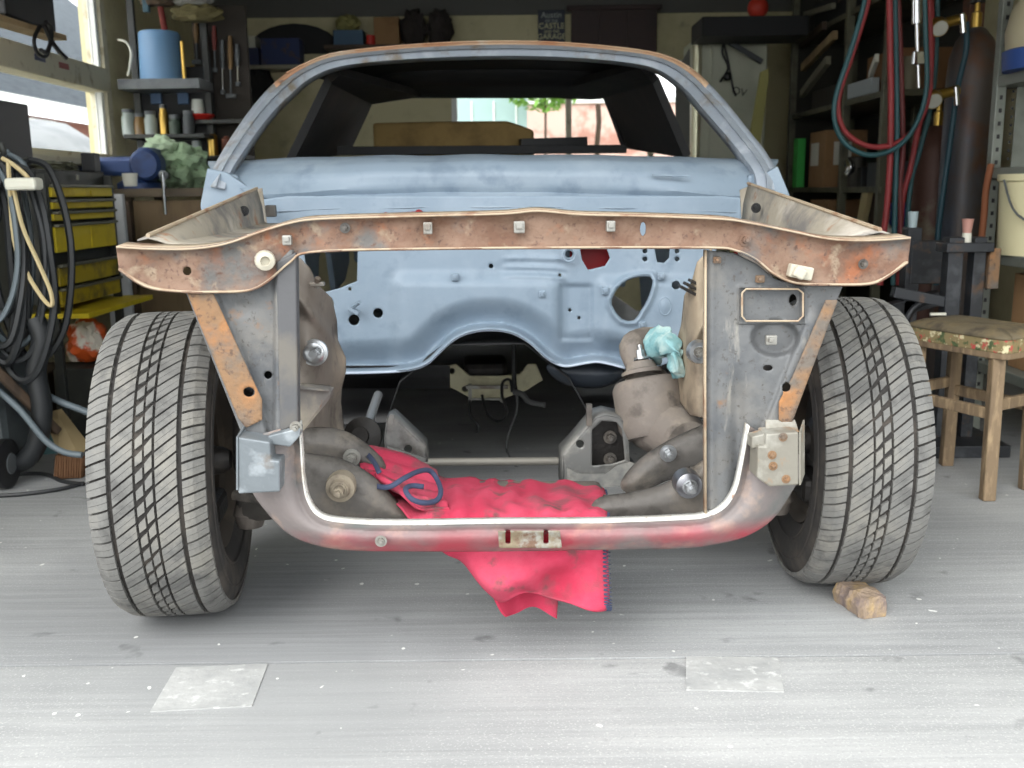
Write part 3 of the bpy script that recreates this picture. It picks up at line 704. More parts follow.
# ---- roof skin, headliner-less underside, rear pillars, rear screen opening
V_R = 2.95                                                             # rear edge of the roof, behind the radiator panel
top_x = [p[0] for p in osurf]; 
fr = [K(x, y, vwind(y)+.03) for x, y in csp([(286,73),(308,62),(340,52),(420,44),(500,41),(570,43),(640,50),(672,58),(690,68)], 5)]
WR = .60
def roof_row(t):
    out = []
    for p in fr:
        v = p.y + (V_R-p.y)*t
        crown = .05*math.sin(PI*min(t*1.0,1)) if t < 1 else 0
        z = (p.z*(1-t**1.5)+1.315*t**1.5) + crown
        out.append(Vector((p.x*(1-.04*t), v, z)))
    return out
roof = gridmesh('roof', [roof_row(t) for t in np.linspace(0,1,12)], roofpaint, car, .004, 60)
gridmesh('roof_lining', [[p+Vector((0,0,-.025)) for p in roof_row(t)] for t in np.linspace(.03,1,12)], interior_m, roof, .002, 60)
YR1, YR2 = 2.95, 3.35
for s_, name in ((-1,'L'),(1,'R')):
    if s_ < 0: pts = [(286,158,2.15),(326,76,2.05),(338,66,1.9),(420,90,2.9),(368,98,2.95),(344,150,3.2)]
    else: pts = [(684,158,2.15),(653,84,2.05),(640,68,1.9),(560,90,2.9),(603,98,2.95),(622,148,3.2)]
    q = [K(*p) for p in pts]
    bm = BM(); vsx = [bm.verts.new(p) for p in q]
    bm.faces.new((vsx[0],vsx[1],vsx[4],vsx[5])); bm.faces.new((vsx[1],vsx[2],vsx[3],vsx[4]))
    bmesh.ops.subdivide_edges(bm, edges=bm.edges, cuts=3, use_grid_fill=True)
    bmesh.ops.solidify(bm, geom=bm.faces, thickness=.03)
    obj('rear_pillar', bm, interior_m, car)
rw = csp([(340,152),(366,98),(380,96),(480,94),(590,97),(606,99),(624,148)], 4)
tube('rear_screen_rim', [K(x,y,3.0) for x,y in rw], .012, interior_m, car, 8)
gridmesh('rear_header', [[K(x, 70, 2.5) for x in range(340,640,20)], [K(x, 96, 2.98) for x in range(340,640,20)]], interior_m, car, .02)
bar('rear_shelf_lip', K(338,151,2.7), K(626,149,2.7), .04, .035, interior_m, car)
# rear deck, parcel shelf, body sides, floor pan
box('parcel_shelf', (-.08, 3.0, .985), (1.3,.55,.03), interior_m, car, bev=.01)
bm = BM(); bm_box(bm, (-.05,3.85,.9), (1.4,1.1,.05), bev=.03); bm_box(bm, (-.05,4.42,.68), (1.4,.05,.46), bev=.02); obj('boot_panel', bm, primer, car)
for s_ in (-1,1):
    body = [( .95,.30),(1.02,.86),(1.3,.95),(1.95,.94),(2.2,.96),(3.2,.99),(4.42,.90),(4.45,.45),(4.2,.36),(3.75,.34),(3.62,.55),(3.42,.66),(3.2,.55),(3.08,.32),(2.0,.27),(1.1,.27)]
    if True:
        lower = [(1.05,.27),(1.05,.42),(1.95,.42),(1.98,.93),(2.2,.95),(3.2,.98),(4.42,.90),(4.45,.45),(4.2,.36),(3.75,.34),(3.62,.55),(3.42,.66),(3.2,.55),(3.08,.30),(2.0,.27)]
        prism('rear_quarter_panel', [Vector((s_*.80-.01, v, w)) for v,w in lower], (s_*-.03,0,0), primer, car, .01)
for s_, px in ((-1,212),(1,774)):
    prism('hinge_pillar', [K(px,170,1.12),K(px,300,1.12),K(px-s_*26,300,1.12),K(px-s_*26,175,1.12)], (0,.10,0), primer, car, .008)
bm = BM()
sec = [(-.80,.26),(-.70,.24),(-.30,.25),(-.26,.36),(-.14,.46),(.08,.46),(.20,.36),(.26,.25),(.70,.24),(.78,.26)]
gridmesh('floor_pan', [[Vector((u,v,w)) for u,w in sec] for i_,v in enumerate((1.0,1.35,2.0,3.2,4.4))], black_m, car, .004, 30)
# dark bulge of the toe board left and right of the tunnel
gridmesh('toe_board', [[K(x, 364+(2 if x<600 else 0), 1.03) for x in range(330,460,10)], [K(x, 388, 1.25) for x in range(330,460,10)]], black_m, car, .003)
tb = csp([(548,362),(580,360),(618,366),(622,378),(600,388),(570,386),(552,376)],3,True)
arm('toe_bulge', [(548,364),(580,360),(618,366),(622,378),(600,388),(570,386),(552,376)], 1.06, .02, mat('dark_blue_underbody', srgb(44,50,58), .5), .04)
# gearbox crossmember
gm = sheet('gearbox_support', [(440,383),(446,366),(456,364),(470,376),(500,376),(520,374),(528,364),(536,364),(543,380),(527,390),(516,394),(505,398),(470,398),(456,390)], [circ(452,371,3), circ(521,369,3), circ(465,389,3)], 1.8, None, 1.3, cream_m, car, .01)
ribbon('support_ledge', [K(x,379,1.8) for x in (468,486,506)], [K(x,377,1.95) for x in (468,486,506)], cream_m, gm, .004)
bm = BM()
for x in (470,502): bm_bar(bm, K(x,384,1.76), K(x,402,1.76), .012,.012)
bm_bar(bm, K(466,387,1.74), K(508,387,1.74), .012,.012); bm_bar(bm, K(470,399,1.75), K(504,399,1.75), .01,.006); obj('support_stirrup', bm, dullsteel, gm)
box('gearbox_tail', K(485,368,1.95), (.16,.2,.07), darksteel, gm, bev=.02)
cable_m = mat('black_cable', srgb(26,26,26), .5)
tube('hanging_cable', [K(470,400,1.75),K(470,415,1.72),K(478,425,1.7),K(477,433,1.7)], .005, cable_m, car, 6, 4)
tube('hanging_cable', [K(482,395,1.74),K(488,415,1.7),K(500,421,1.7),K(507,412,1.7),K(502,395,1.72),K(503,382,1.74),K(510,380,1.75),K(512,392,1.75)], .005, cable_m, car, 6, 4)
tube('hanging_cable', [K(514,345,1.7),K(514,380,1.68),K(516,392,1.66)], .008, cable_m, car, 6, 3)
tube('hanging_cable', [K(516,392,1.66),K(517,410,1.66),K(508,435,1.62),K(507,452,1.6),K(516,466,1.4)], .004, mat('grey_cable', srgb(80,80,80), .5), car, 6, 4)
tube('hand_brake_lever', [K(514,392,1.66),K(522,394,1.64),K(530,402,1.62),K(545,405,1.6)], .010, mat('grey_lever', srgb(90,90,90), .5), car, 8, 4)
# ---- wheels
R_T = .315; NP = 64
def tyre_carcass():
    prof = [(.185,-.082),(.20,-.095),(.225,-.106),(.25,-.109),(.275,-.106),(.292,-.099),(.302,-.090),(.3065,-.05),(.3075,0),(.3065,.05),(.302,.090),(.292,.099),(.275,.106),(.25,.109),(.225,.106),(.20,.095),(.185,.082),(.183,.06),(.185,0),(.183,-.06),(.185,-.082)]
    bm = bm_lathe(BM(), prof, 96); return bm
def r_at(x): 
    a = abs(x); return R_T - .0005 - 3.0*max(a-.02,0)**2*.25 - (max(a-.082,0)*.5)
def tread_mesh():
    vs_=[]; fs=[]
    def block(cs, h=.0085):
        # cs: 4+ corner (x, ang) CCW
        b = len(vs_); n = len(cs)
        for top_ in (0,1):
            for x, a in cs:
                r = r_at(x) - (0 if top_ else h)
                vs_.append((r*math.cos(a), r*math.sin(a), x))
        fs.append(tuple(b+n+i for i in range(n)))
        for i in range(n): fs.append((b+i, b+(i+1)%n, b+n+(i+1)%n, b+n+i))
    dp = 2*PI/NP
    def quad(x0, x1, a0, a1, sk0, sk1, mid=3):
        # block between x0 and x1 whose slots run with skew: split across for curvature
        for (f0_, f1_) in ((0,.485),(.515,1)):
          b0, b1 = a0+(a1-a0)*f0_, a0+(a1-a0)*f1_
          for k in range(mid):
            xa = x0+(x1-x0)*k/mid; xb = x0+(x1-x0)*(k+1)/mid
            sa = sk0+(sk1-sk0)*k/mid; sb = sk0+(sk1-sk0)*(k+1)/mid
            block([(xa,b0+sa),(xb,b0+sb),(xb,b1+sb),(xa,b1+sa)])
    for i in range(NP):
        a = i*dp; g = dp*.85
        # shoulders: slots nearly straight, slightly swept
        quad(-.104,-.066, a, a+g, 0, -.40*dp, 4)
        quad(.066,.104, a, a+g, 0, -.40*dp, 4)
        # intermediate ribs: swept slots
        quad(-.057,-.0195, a+.3*dp, a+.3*dp+g, 0, -.95*dp, 3)
        quad(.0195,.057, a+.1*dp, a+.1*dp+g, 0, -.95*dp, 3)
        # centre rib: small staggered leaves
        block([(-.0145,a+.35*dp),(-.002,a+.0*dp),(-.002,a+.6*dp),(-.0145,a+1.1*dp)])
        block([(.002,a+.75*dp),(.0145,a+.45*dp),(.0145,a+1.0*dp),(.002,a+1.4*dp)])
    me = bpy.data.meshes.new('tread'); me.from_pydata(vs_, [], fs); me.update(); return me
carc = None; trd = tread_mesh()
def wheel(u, v, steer, camber, R, sgn, label):
    rim = lathe('front_wheel', [(.183,-.085),(.178,-.08),(.170,-.06),(.150,-.05),(.148,.03),(.165,.055),(.168,.07),(.15,.075),(.12,.068),(.09,.055),(.06,.06),(.058,.085),(.0,.085)] , rim_m, car, 40)
    rim['label'] = label
    global carc
    bm = tyre_carcass(); bmesh.ops.recalc_face_normals(bm, faces=bm.faces)
    ty = smooth(obj('tyre', bm, tyre_base, rim), 50)
    t = obj('tread', trd, tyre_m, rim)
    for k in (.215, .262):                                              # moulded rings on the sidewall
        o = lathe('sidewall_ring', [(k-.003,-.104 if k<.22 else -.1085),(k,-.1105 if k>.22 else -.105),(k+.003,-.104 if k<.22 else -.108)], tyre_base, rim, 64)
    # brake disc, hub and caliper on the inboard side (local -z)
    lathe('brake_disc', [(0,-.05),(.06,-.05),(.065,-.03),(.135,-.03),(.138,-.02),(.135,-.01),(.05,-.01)], darksteel, rim, 40)
    lathe('hub', [(0,-.10),(.02,-.10),(.028,-.085),(.032,-.06),(.05,-.05)], darksteel, rim, 20)
    bm = BM(); bm_box(bm, (.11*sgn,0.02,-.035), (.06,.13,.08), bev=.015); obj('brake_caliper', bm, darksteel, rim)
    # local z -> outboard: left wheel points to -u, right to +u
    rim.rotation_euler = (Matrix.Rotation(steer,3,'Z') @ Matrix.Rotation(camber,3,'Y') @ Matrix.Rotation(sgn*PI/2,3,'Y')).to_euler()
    rim.location = (u, v, R)
    return rim
wl_ = wheel(-.678, .40, math.radians(4), 0, R_T, -1, 'left front wheel with worn treaded tyre')
wr_ = wheel(.735, .46, math.radians(-4), 0, R_T, 1, 'right front wheel with worn treaded tyre')
# stub axles and lower arms reaching to the wheels
for s_, w_ in ((-1,-.55),(1,.60)):
    up = [Vector((w_,.43,.20)), Vector((w_-s_*.01,.43,.30)), Vector((w_-s_*.015,.44,.42))]
    o = smooth(obj('steering_knuckle', bm_tube(BM(), spl(up,4), [.03]*4+[.04]*4+[.03], 12), greasy, car), 50)
    tube('lower_arm', [Vector((w_,.42,.20)), Vector((s_*.38,.36,.24))], [.026,.034], greasy, o, 10)
    tube('track_rod', [Vector((w_-s_*.0,.30,.27)), Vector((w_-s_*.06,.28,.265)), Vector((s_*.30,.45,.27))], .011, greasy, o, 8)
    lathe('ball_joint', [(0,-.03),(.026,-.03),(.036,0),(.026,.03),(0,.035)], sb_m, o, 16, (w_,.43,.19))
    prism('upper_arm', [Vector((w_,.40,.45)),Vector((w_,.47,.45)),Vector((s_*.42,.58,.44)),Vector((s_*.42,.30,.44))], (0,0,.02), darksteel, o, .005)
# ---------------------------------------------------------------- things round the car
def shift(o, d):
    if o.type == 'MESH' and not o.data.get('shifted'):
        o.data.transform(Matrix.Translation(-d)); o.data['shifted'] = 1
    for c in o.children: shift(c, d)
def bounds(objs):
    P_ = []
    def rec(o):
        if o.type == 'MESH': P_.extend(v.co for v in o.data.vertices)
        for c in o.children: rec(c)
    for o in objs: rec(o)
    a = np.array([tuple(p) for p in P_]); return a.min(0), a.max(0)
def group(name, label, cat, parts, grp=None, loc=None):
    """parts built in world coordinates become the children of an Empty at the thing's base"""
    a, b = bounds(parts)
    L = Vector(loc) if loc else Vector(((a[0]+b[0])/2, (a[1]+b[1])/2, a[2]))
    t = thing(name, label, cat, L, 0, grp)
    for o in parts:
        shift(o, L); o.parent = t
    return t
def solo(o, label, cat, grp=None, kind=None):
    a, b = bounds([o]); L = Vector(((a[0]+b[0])/2, (a[1]+b[1])/2, a[2]))
    shift(o, L); o.location = L
    return tag(o, label, cat, grp, kind)
def kw(p): return CARO + CU*p[0] + CV*p[1] + Vector((0,0,p[2]))      # car frame -> garage
# ---- red rag
red_cloth = mat('red_cloth', srgb(172,42,70), .9, layers=[(srgb(182,64,88), 7, .45, .65), (srgb(130,62,72), 11, .52, .66), (srgb(96,66,66), 18, .58, .70)], bump=.2, bscale=400)
navy = mat('navy_binding', srgb(50,58,82), .8)
rag_rows = [
 [(392,474,.40),(412,478,.42),(440,484,.38),(470,487,.36),(500,489,.36),(530,489,.36),(560,490,.36),(585,491,.36),(604,497,.34)],
 [(380,484,.30),(408,488,.30),(440,492,.28),(470,494,.27),(500,495,.27),(530,495,.27),(560,496,.27),(585,497,.27),(606,503,.26)],
 [(384,500,.20),(412,506,.19),(440,506,.18),(470,505,.17),(500,505,.17),(530,505,.17),(560,506,.17),(585,507,.17),(607,511,.17)],
 [(404,516,.12),(424,520,.11),(446,519,.10),(472,517,.10),(500,516,.10),(530,516,.10),(560,516,.10),(585,516,.10),(607,518,.10)],
 [(424,534,.085),(440,537,.085),(458,536,.085),(478,534,.085),(504,533,.085),(532,533,.085),(560,533,.085),(585,533,.085),(607,533,.085)],
 [(446,553,.075),(456,553,.07),(470,553,.065),(488,553,.06),(510,553,.06),(536,553,.06),(562,553,.06),(586,553,.06),(608,553,.06)],
 [(464,568,.075),(472,571,.06),(484,573,.05),(500,573,.045),(518,572,.045),(540,572,.05),(563,573,.05),(586,576,.05),(608,578,.05)],
 [(482,583,.08),(490,586,.06),(500,587,.045),(512,588,.04),(526,589,.045),(545,592,.05),(565,594,.05),(587,597,.05),(608,600,.05)],
 [(496,598,.085),(503,600,.065),(511,598,.05),(520,596,.045),(532,596,.05),(549,598,.055),(567,601,.05),(588,605,.05),(608,609,.05)]]
def bicub(rows, n):
    R_ = []
    for r in rows:
        q = spl([K(*p) for p in r], n); R_.append(q)
    out = []
    for i in range(len(R_[0])):
        out.append(spl([r[i] for r in R_], n))
    return [[out[i][j] for i in range(len(out))] for j in range(len(out[0]))]
RG = bicub(rag_rows, 6)
for j, r in enumerate(RG):
    t = j/len(RG)
    for i, p in enumerate(r):
        u = p.x*1.0
        if t < .42:
            a = .004*math.sin(u*120+4*mnoise.noise(Vector((u*8,t*6,0)))) + .008*mnoise.noise(Vector((u*26, t*9, 2)))
            p += Vector((0, -.5*a, a)); p.z += .014*(1-t/.42)+.004
        else:
            f = min((t-.42)*3, 1)
            a = f*(.014*math.sin(u*34+t*5+1.0+2*mnoise.noise(Vector((u*5,t*3,4)))) + .010*math.sin(u*26+t*16-1.0) + .005*math.sin(u*75-t*13) )
            p += Vector((0, a, 0))
cloth = gridmesh('cloth', [[kw(p) for p in r] for r in RG], red_cloth, None, .003, 80)
heap_rows = [
 [(360,453,.42),(372,451,.44),(388,454,.45),(402,458,.45),(416,463,.44),(428,468,.42),(436,474,.40)],
 [(358,456,.36),(372,455,.36),(388,457,.36),(402,461,.36),(416,466,.36),(428,473,.34),(438,480,.33)],
 [(357,462,.30),(370,463,.28),(386,468,.28),(402,473,.28),(416,478,.28),(430,484,.27),(440,490,.27)],
 [(360,469,.25),(372,472,.23),(388,479,.22),(402,484,.22),(416,489,.21),(430,494,.21),(442,499,.21)],
 [(366,475,.20),(378,480,.17),(392,487,.16),(405,493,.16),(418,498,.15),(432,502,.15),(446,506,.16)],
 [(378,481,.16),(390,487,.14),(400,494,.13),(410,502,.12),(420,508,.12),(434,511,.12),(450,512,.13)]]
HG = bicub(heap_rows, 6)
for j, r in enumerate(HG):
    for i, p in enumerate(r):
        p += Vector((0,-.006*abs(mnoise.noise(Vector((p.x*20,p.z*30,5)))), .008*math.sin(j*1.15+.10*i+2.2*mnoise.noise(Vector((p.x*9,p.z*12,1)))) + .004))
heap = gridmesh('cloth_heap', [[kw(p) for p in r] for r in HG], red_cloth, None, .004, 80)
back_rows = [[(478,560,.10),(520,560,.10),(560,560,.10)],[(490,590,.10),(520,588,.10),(556,586,.10)],[(505,616,.105),(522,600,.085),(540,612,.11),(557,614,.10)][:3],[(512,616,.105),(524,606,.09),(556,616,.10)]]
BG = bicub([[(470,556,.10),(500,556,.11),(530,556,.10),(560,556,.11)],[(486,582,.10),(510,584,.12),(534,582,.10),(559,582,.11)],[(500,608,.10),(514,606,.12),(536,598,.10),(557,600,.11)],[(506,615,.10),(518,614,.12),(537,608,.10),(556,616,.11)]], 6)
for r in BG:
    for p in r: p += Vector((0,.012*math.sin(p.x*60),0))
under = gridmesh('cloth_underlayer', [[kw(p) for p in r] for r in BG], red_cloth, None, .003, 80)
straps = [
 [(352,471,.24),(355,461,.26),(361,455,.29),(368,456,.27),(375,464,.21),(380,474,.16)],
 [(352,470,.26),(362,480,.19),(376,487,.155),(390,488,.13),(404,480,.14),(418,473,.19),(430,472,.23),(438,482,.22),(441,494,.17),(436,502,.14),(424,504,.115),(412,500,.11),(406,491,.125),(412,487,.15),(424,488,.16)]]
sp_ = []
for st in straps:
    c = spl([kw(K(*p)+Vector((0,-.012,.006))) for p in st], 5)
    bm = BM()
    A = []; 
    for i, p in enumerate(c):
        d = (c[min(i+1,len(c)-1)]-c[max(i-1,0)]).normalized(); s = d.cross(Vector((0,-.9,.45))).normalized()
        A.append((p+s*.0048, p-s*.0048))
    o = ribbon('binding_strap', [a for a,b in A], [b for a,b in A], navy, None, .003); sp_.append(o)
edge = [r[-1] for r in RG]
st_ = []
bm = BM()
for i in range(0, len(edge)-1, 1):
    a = kw(edge[i]); b = kw(edge[i+1]); 
    bm_tube(bm, [a+Vector((-.010,-.003,0)), (a+b)/2+Vector((.004,-.004,0)), b+Vector((-.010,-.003,0))], .0016, 5)
o = obj('edge_stitching', bm, navy); o['kind'] = 'stuff'; st_.append(o)
group('red_rag', 'crumpled red cloth with navy binding straps draped over the lower front rail', 'cloth', [cloth, heap, under]+sp_+st_)
# ---- pale green glove stuffed in the column elbow
mint = mat('mint_paper_cloth', srgb(134,178,182), .8, layers=[(srgb(184,206,202), 14, .48, .64), (srgb(90,140,146), 10, .54, .66)])
def crumple(name, rows, amp, fr, m, thick=.003, seed=0):
    R_ = bicub(rows, 5)
    for r in R_:
        for p in r:
            n = Vector((mnoise.noise(p*fr+Vector((seed,0,0))), mnoise.noise(p*fr+Vector((0,seed+7,0))), mnoise.noise(p*fr+Vector((0,0,seed+3)))))
            p += n*amp
    return gridmesh(name, [[kw(p) for p in r] for r in R_], m, None, thick, 30)
g1 = crumple('cloth_bulge', [[(649,332,.60),(660,327,.56),(672,331,.50),(681,342,.46)],[(644,343,.55),(658,338,.48),(671,341,.44),(682,350,.42)],[(648,354,.52),(660,351,.46),(670,351,.43),(681,357,.42)],[(657,363,.56),(664,360,.52),(671,354,.48),(679,363,.46)]], .012, 40, mint)
g2 = crumple('cloth_tail', [[(667,346,.48),(674,346,.44),(682,348,.44)],[(668,358,.46),(675,356,.42),(682,360,.43)],[(669,369,.45),(677,366,.41),(683,371,.43)],[(672,379,.45),(678,378,.43),(683,379,.43)]], .008, 50, mint, seed=4)
group('mint_cloth', 'crumpled mint green paper cloth stuffed into the pipe above the steering box', 'cloth', [g1, g2])
# ---- wedge of wood under the right tyre
chm = mat('split_wood', srgb(138,120,102), .9, layers=[(srgb(160,136,98), 9, .50, .64, (3,3,.6)), (srgb(116,102,98), 22, .5, .66), (srgb(150,132,124), 12, .55, .7)], bump=.6, bscale=80)
A_ = PZ(853,594,.02); B_ = PZ(876,609,.02)
bm = BM(); ax = (B_-A_); ax.z = 0; ax.normalize(); sd = Vector((-ax.y, ax.x, 0))
c = [A_-ax*.02, B_+ax*.0]; rings = []
for k in range(9):
    t = k/8; o_ = c[0].lerp(c[1], t); o_.z = 0
    w = .031+.002*math.sin(k*2.1)-.004*(k==8); h = .046 + .002*math.sin(k*1.7)-.004*(k==8)-.003*(k==7)
    rings.append([bm.verts.new(o_+sd*(x*w+.004*mnoise.noise(Vector((k*.9,x,z))))+Vector((0,0,.001+z*h+.004*mnoise.noise(Vector((k*1.3,z*2,x)))*(z>0)))) for x,z in ((-1,0),(-1.1,.5),(-.8,.95),(.1,1.05),(.9,.9),(1.05,.4),(1,0))])
for a,b in zip(rings, rings[1:]):
    for i in range(7): bm.faces.new((a[i],a[(i+1)%7],b[(i+1)%7],b[i]))
bm.faces.new(rings[0]); bm.faces.new(rings[-1][::-1]); bmesh.ops.recalc_face_normals(bm, faces=bm.faces)
solo(smooth(obj('wood_chock', bm, chm), 25), 'split rough block of wood lying in front of the right tyre', 'wood block')
# ---- stool
stw = mat('worn_stool_wood', srgb(122,103,80), .75, layers=[(srgb(98,82,64), 7, .45, .65, (4,4,.5)), (srgb(158,136,106), 12, .52, .68, (3,3,.7))], bump=.2)
seatm = mat('worn_olive_seat', srgb(96,86,66), .8, layers=[(srgb(122,104,70), 8, .46, .64), (srgb(70,62,50), 16, .54, .68)], bump=.3)
flor = mat('floral_cloth_edge', srgb(126,112,78), .9, layers=[(srgb(168,70,64), 40, .56, .62), (srgb(70,84,52), 34, .54, .6), (srgb(196,186,150), 50, .58, .64)])
fA = PZ(987,500,0); fC = PZ(946,465,0); fD = PZ(1026,489,0)                # near, far and right legs on the floor
frt = Vector((fA.x,fA.y,0)); bck = Vector((fC.x,fC.y,0)); rgt = Vector((fD.x,fD.y,0)); lft = frt+bck-rgt
ZS = .405
def tilt(p, z, k=.012):
    cen = (frt+bck)/2; return Vector((p.x+(cen.x-p.x)*k*z/.4, p.y+(cen.y-p.y)*k*z/.4, z))
parts = []
for p in (frt, lft, rgt, bck):
    parts.append(bar('leg', tilt(p,0), tilt(p,ZS,.05), .036,.032, stw, None, Vector((0,1,0)), .004))
for a,b,z in ((frt,lft,.245),(frt,rgt,.27),(lft,bck,.27),(rgt,bck,.245)):
    parts.append(bar('stretcher', tilt(a,z), tilt(b,z), .018,.032, stw, None, bev=.003))
ce = (frt+lft+rgt+bck)/4
bm = BM(); corners = [ce+(q-ce)*1.22 for q in (frt,lft,bck,rgt)]
sp2 = []
for a in range(4):
    p0,p1,p2 = corners[a-1],corners[a],corners[(a+1)%4]
    for t in (0,.5,1): 
        q0 = p1+(p0-p1)*.12; q1 = p1+(p2-p1)*.12
        sp2.append(q0*(1-t)**2+p1*2*t*(1-t)+q1*t*t)
parts.append(prism('seat_board', [Vector((p.x,p.y,ZS-.005)) for p in sp2], (0,0,.05), stw, None, .004))
sk = prism('seat_valance', [Vector((p.x,p.y,ZS+.012)) + (ce-p)*-.015 for p in sp2], (0,0,.04), flor, None, .004); parts.append(sk)
rr = []
for k,(s_,z_) in enumerate(((1.02,.050),(1.0,.058),(.8,.070),(.45,.074),(.0,.070))):
    rr.append([Vector((ce.x+(p.x-ce.x)*s_, ce.y+(p.y-ce.y)*s_, ZS+z_+.003*mnoise.noise(p*14+Vector((0,0,k))))) for p in sp2+[sp2[0]]])
parts.append(gridmesh('seat_cover', rr, seatm, None, .003, 60))
group('wooden_stool', 'wooden stool with worn olive seat beside the right tyre', 'stool', parts)
# ---------------------------------------------------------------- left side: window sill, tool cabinet, bench
dark_wood = mat('dark_brown_wood', srgb(78,62,48), .7, layers=[(srgb(58,46,36), 6, .45, .65, (1,6,1))])
pale_wood = mat('pale_batten_wood', srgb(158,134,98), .7, layers=[(srgb(128,106,76), 7, .45, .65)])
blackp = mat('black_plastic', srgb(24,24,26), .5)
darkgrey = mat('dark_grey_plastic', srgb(62,66,68), .55)
yellow = mat('drawer_yellow', srgb(206,182,28), .5, layers=[(srgb(178,152,26), 8, .5, .68)])
chest_m = mat('dark_chest_metal', srgb(46,48,46), .5, .2, layers=[(srgb(66,66,60), 7, .5, .68)])
strip_m = mat('drawer_strip_metal', srgb(120,118,104), .4, .6)
paper = mat('pale_paper', srgb(206,204,190), .8)
card_m = mat('brown_cardboard', srgb(146,112,76), .85, layers=[(srgb(126,96,64), 6, .48, .66)])
cardd_m = mat('dull_cardboard', srgb(92,76,56), .85, layers=[(srgb(76,62,46), 6, .48, .66)])
steelgrey = mat('grey_rack_steel', srgb(96,100,102), .5, .3, layers=[(srgb(74,76,78), 8, .5, .66)])
brass = mat('brass', srgb(190,156,80), .3, .9)
chrome = mat('chrome', srgb(200,200,200), .15, 1.0)
blue_p = mat('light_blue_plastic', srgb(100,136,170), .5)
vice_m = mat('vice_blue', srgb(44,66,110), .45, .2, layers=[(srgb(34,46,78), 9, .5, .66)])
red_p = mat('red_plastic', srgb(196,44,36), .45)
hose_black = mat('black_hose', srgb(32,34,36), .5)
hose_grey = mat('grey_blue_hose', srgb(92,102,108), .5)
cord_beige = mat('beige_cord', srgb(190,172,130), .6)
white_m = mat('dull_white_board', srgb(196,198,200), .6, layers=[(srgb(170,172,174), 4, .5, .68)])
glassy = mat('jar_glass', srgb(150,160,154), .15, 0, spec=.6)
# batten across the window with a black box, two clamp loops
a, b = PX(-30,12,-1.88), PX(56,38,-1.88)
solo(bar('window_batten', a, b, .09, .022, pale_wood), 'pale wooden batten shelf fixed across the left window', 'shelf')
c = PX(12,16,-1.9); e_ = PX(46,24,-1.9)
solo(box('black_box', (-1.9, (c.y+e_.y)/2-.05, (a.z+b.z)/2+.105), (.07, .42, .16), blackp, bev=.008), 'black box standing on the batten shelf across the left window', 'box')
for k, (lab, pts) in enumerate((('black handled loop of cord hanging from the window batten', [(40,26),(34,40),(38,54),(46,56),(50,44),(48,30),(42,26)]),
                                ('black pliers hanging open below the window batten', None))):
    if pts: solo(tube('cord_loop', [PX(x,y,-1.83) for x,y in pts], .008, blackp, None, 6, 4), lab, 'cord')
    else:
        h1 = tube('handle', [PX(x,y,-1.80) for x,y in ((46,22),(51,28),(51,40),(47,52),(41,50))], .009, blackp, None, 6, 4)
        h2 = tube('handle', [PX(x,y,-1.80) for x,y in ((44,24),(50,38),(58,50),(66,58))], .010, blackp, None, 6, 4)
        group('pliers', lab, 'pliers', [h1, h2])
st = PX(40,58,-1.96); 
for (x,y,cn,nm) in ((40,58,mat('faded_blue_print', srgb(96,100,120), .7),'faded blue sticker on the window transom'),(64,66,mat('faded_red_print', srgb(150,92,86), .7),'faded red sticker on the window transom')):
    p = PX(x,y,-2.018); solo(box('sticker', p, (.002,.10,.026), cn, bev=0), nm, 'sticker')
# black cabinet box on the tool chest, with a pale card
CX = -1.56
cn, cf = PX(46,166,CX), PX(98,160,CX)          # near and far top corners of the chest front
y0c, y1c = 3.38, 3.96
zt = .955
def ch(px, py): return PX(px, py, CX)
parts = []
carcass = box('carcass', ((CX-2.0)/2, (y0c+y1c)/2, (zt+.50)/2+.0), (CX+2.0-.03, y1c-y0c, zt-.50), chest_m, None, bev=.006); parts.append(carcass)
parts.append(box('side_post', (CX-.0, y1c-.012, .48), (.03,.024,.92), chest_m)); parts.append(box('side_post', (CX-.0, y0c+.012, .48), (.03,.024,.92), chest_m))
parts.append(box('back_post', (-1.97, y0c+.012, .25), (.03,.024,.5), chest_m)); parts.append(box('back_post', (-1.97, y1c-.012, .25), (.03,.024,.5), chest_m))
zs = [(.895,.862),(.845,.822),(.805,.782),(.762,.675),(.625,.560),(.545,.490)]
ym, yl = (y0c+y1c)/2, y1c-y0c-.06
stain = mat('smeared_drawer_yellow', srgb(178,154,24), .5, layers=[(srgb(72,68,48), 5, .44, .56)])
for k,(a_,b_) in enumerate(zs):
    d = box('drawer', (CX+.005, ym, (a_+b_)/2), (.03, yl, a_-b_), stain if k > 3 else yellow, None, bev=.003)
    box('drawer_pull', (CX+.024, ym, a_+.004), (.02, yl, .010), strip_m, d, bev=.002)
    if k in (0,3):
        box('drawer_divider', (CX+.021, ym+(.06 if k==0 else .03), (a_+b_)/2-.004), (.004, .006, a_-b_-.012), yellow, d, bev=0)
    if k > 3: d['label'] = 'oil-smeared yellow drawer'
    parts.append(d)
tr_ = box('tray', (CX+.02, ym+.02, .462), (.20, yl+.10, .018), yellow, None, bev=.003); tr_['label'] = 'yellow pull-out tray'; parts.append(tr_)
parts.append(box('lock', (CX+.002, ym, .93), (.006,.02,.02), strip_m))
group('tool_chest', 'dark metal tool chest with yellow drawers under the left window', 'tool chest', parts)
bx = box('cabinet_box', (-1.85, 3.52, zt+.115), (.30,.26,.228), blackp, None, bev=.006)
gr = [box('grille_slot', (-1.92+.03*k, 3.388, zt+.13), (.01,.006,.06), darkgrey, None, bev=.001) for k in range(3)]
group('black_speaker_box', 'black speaker-like box with slots on top of the tool chest', 'box', [bx]+gr)
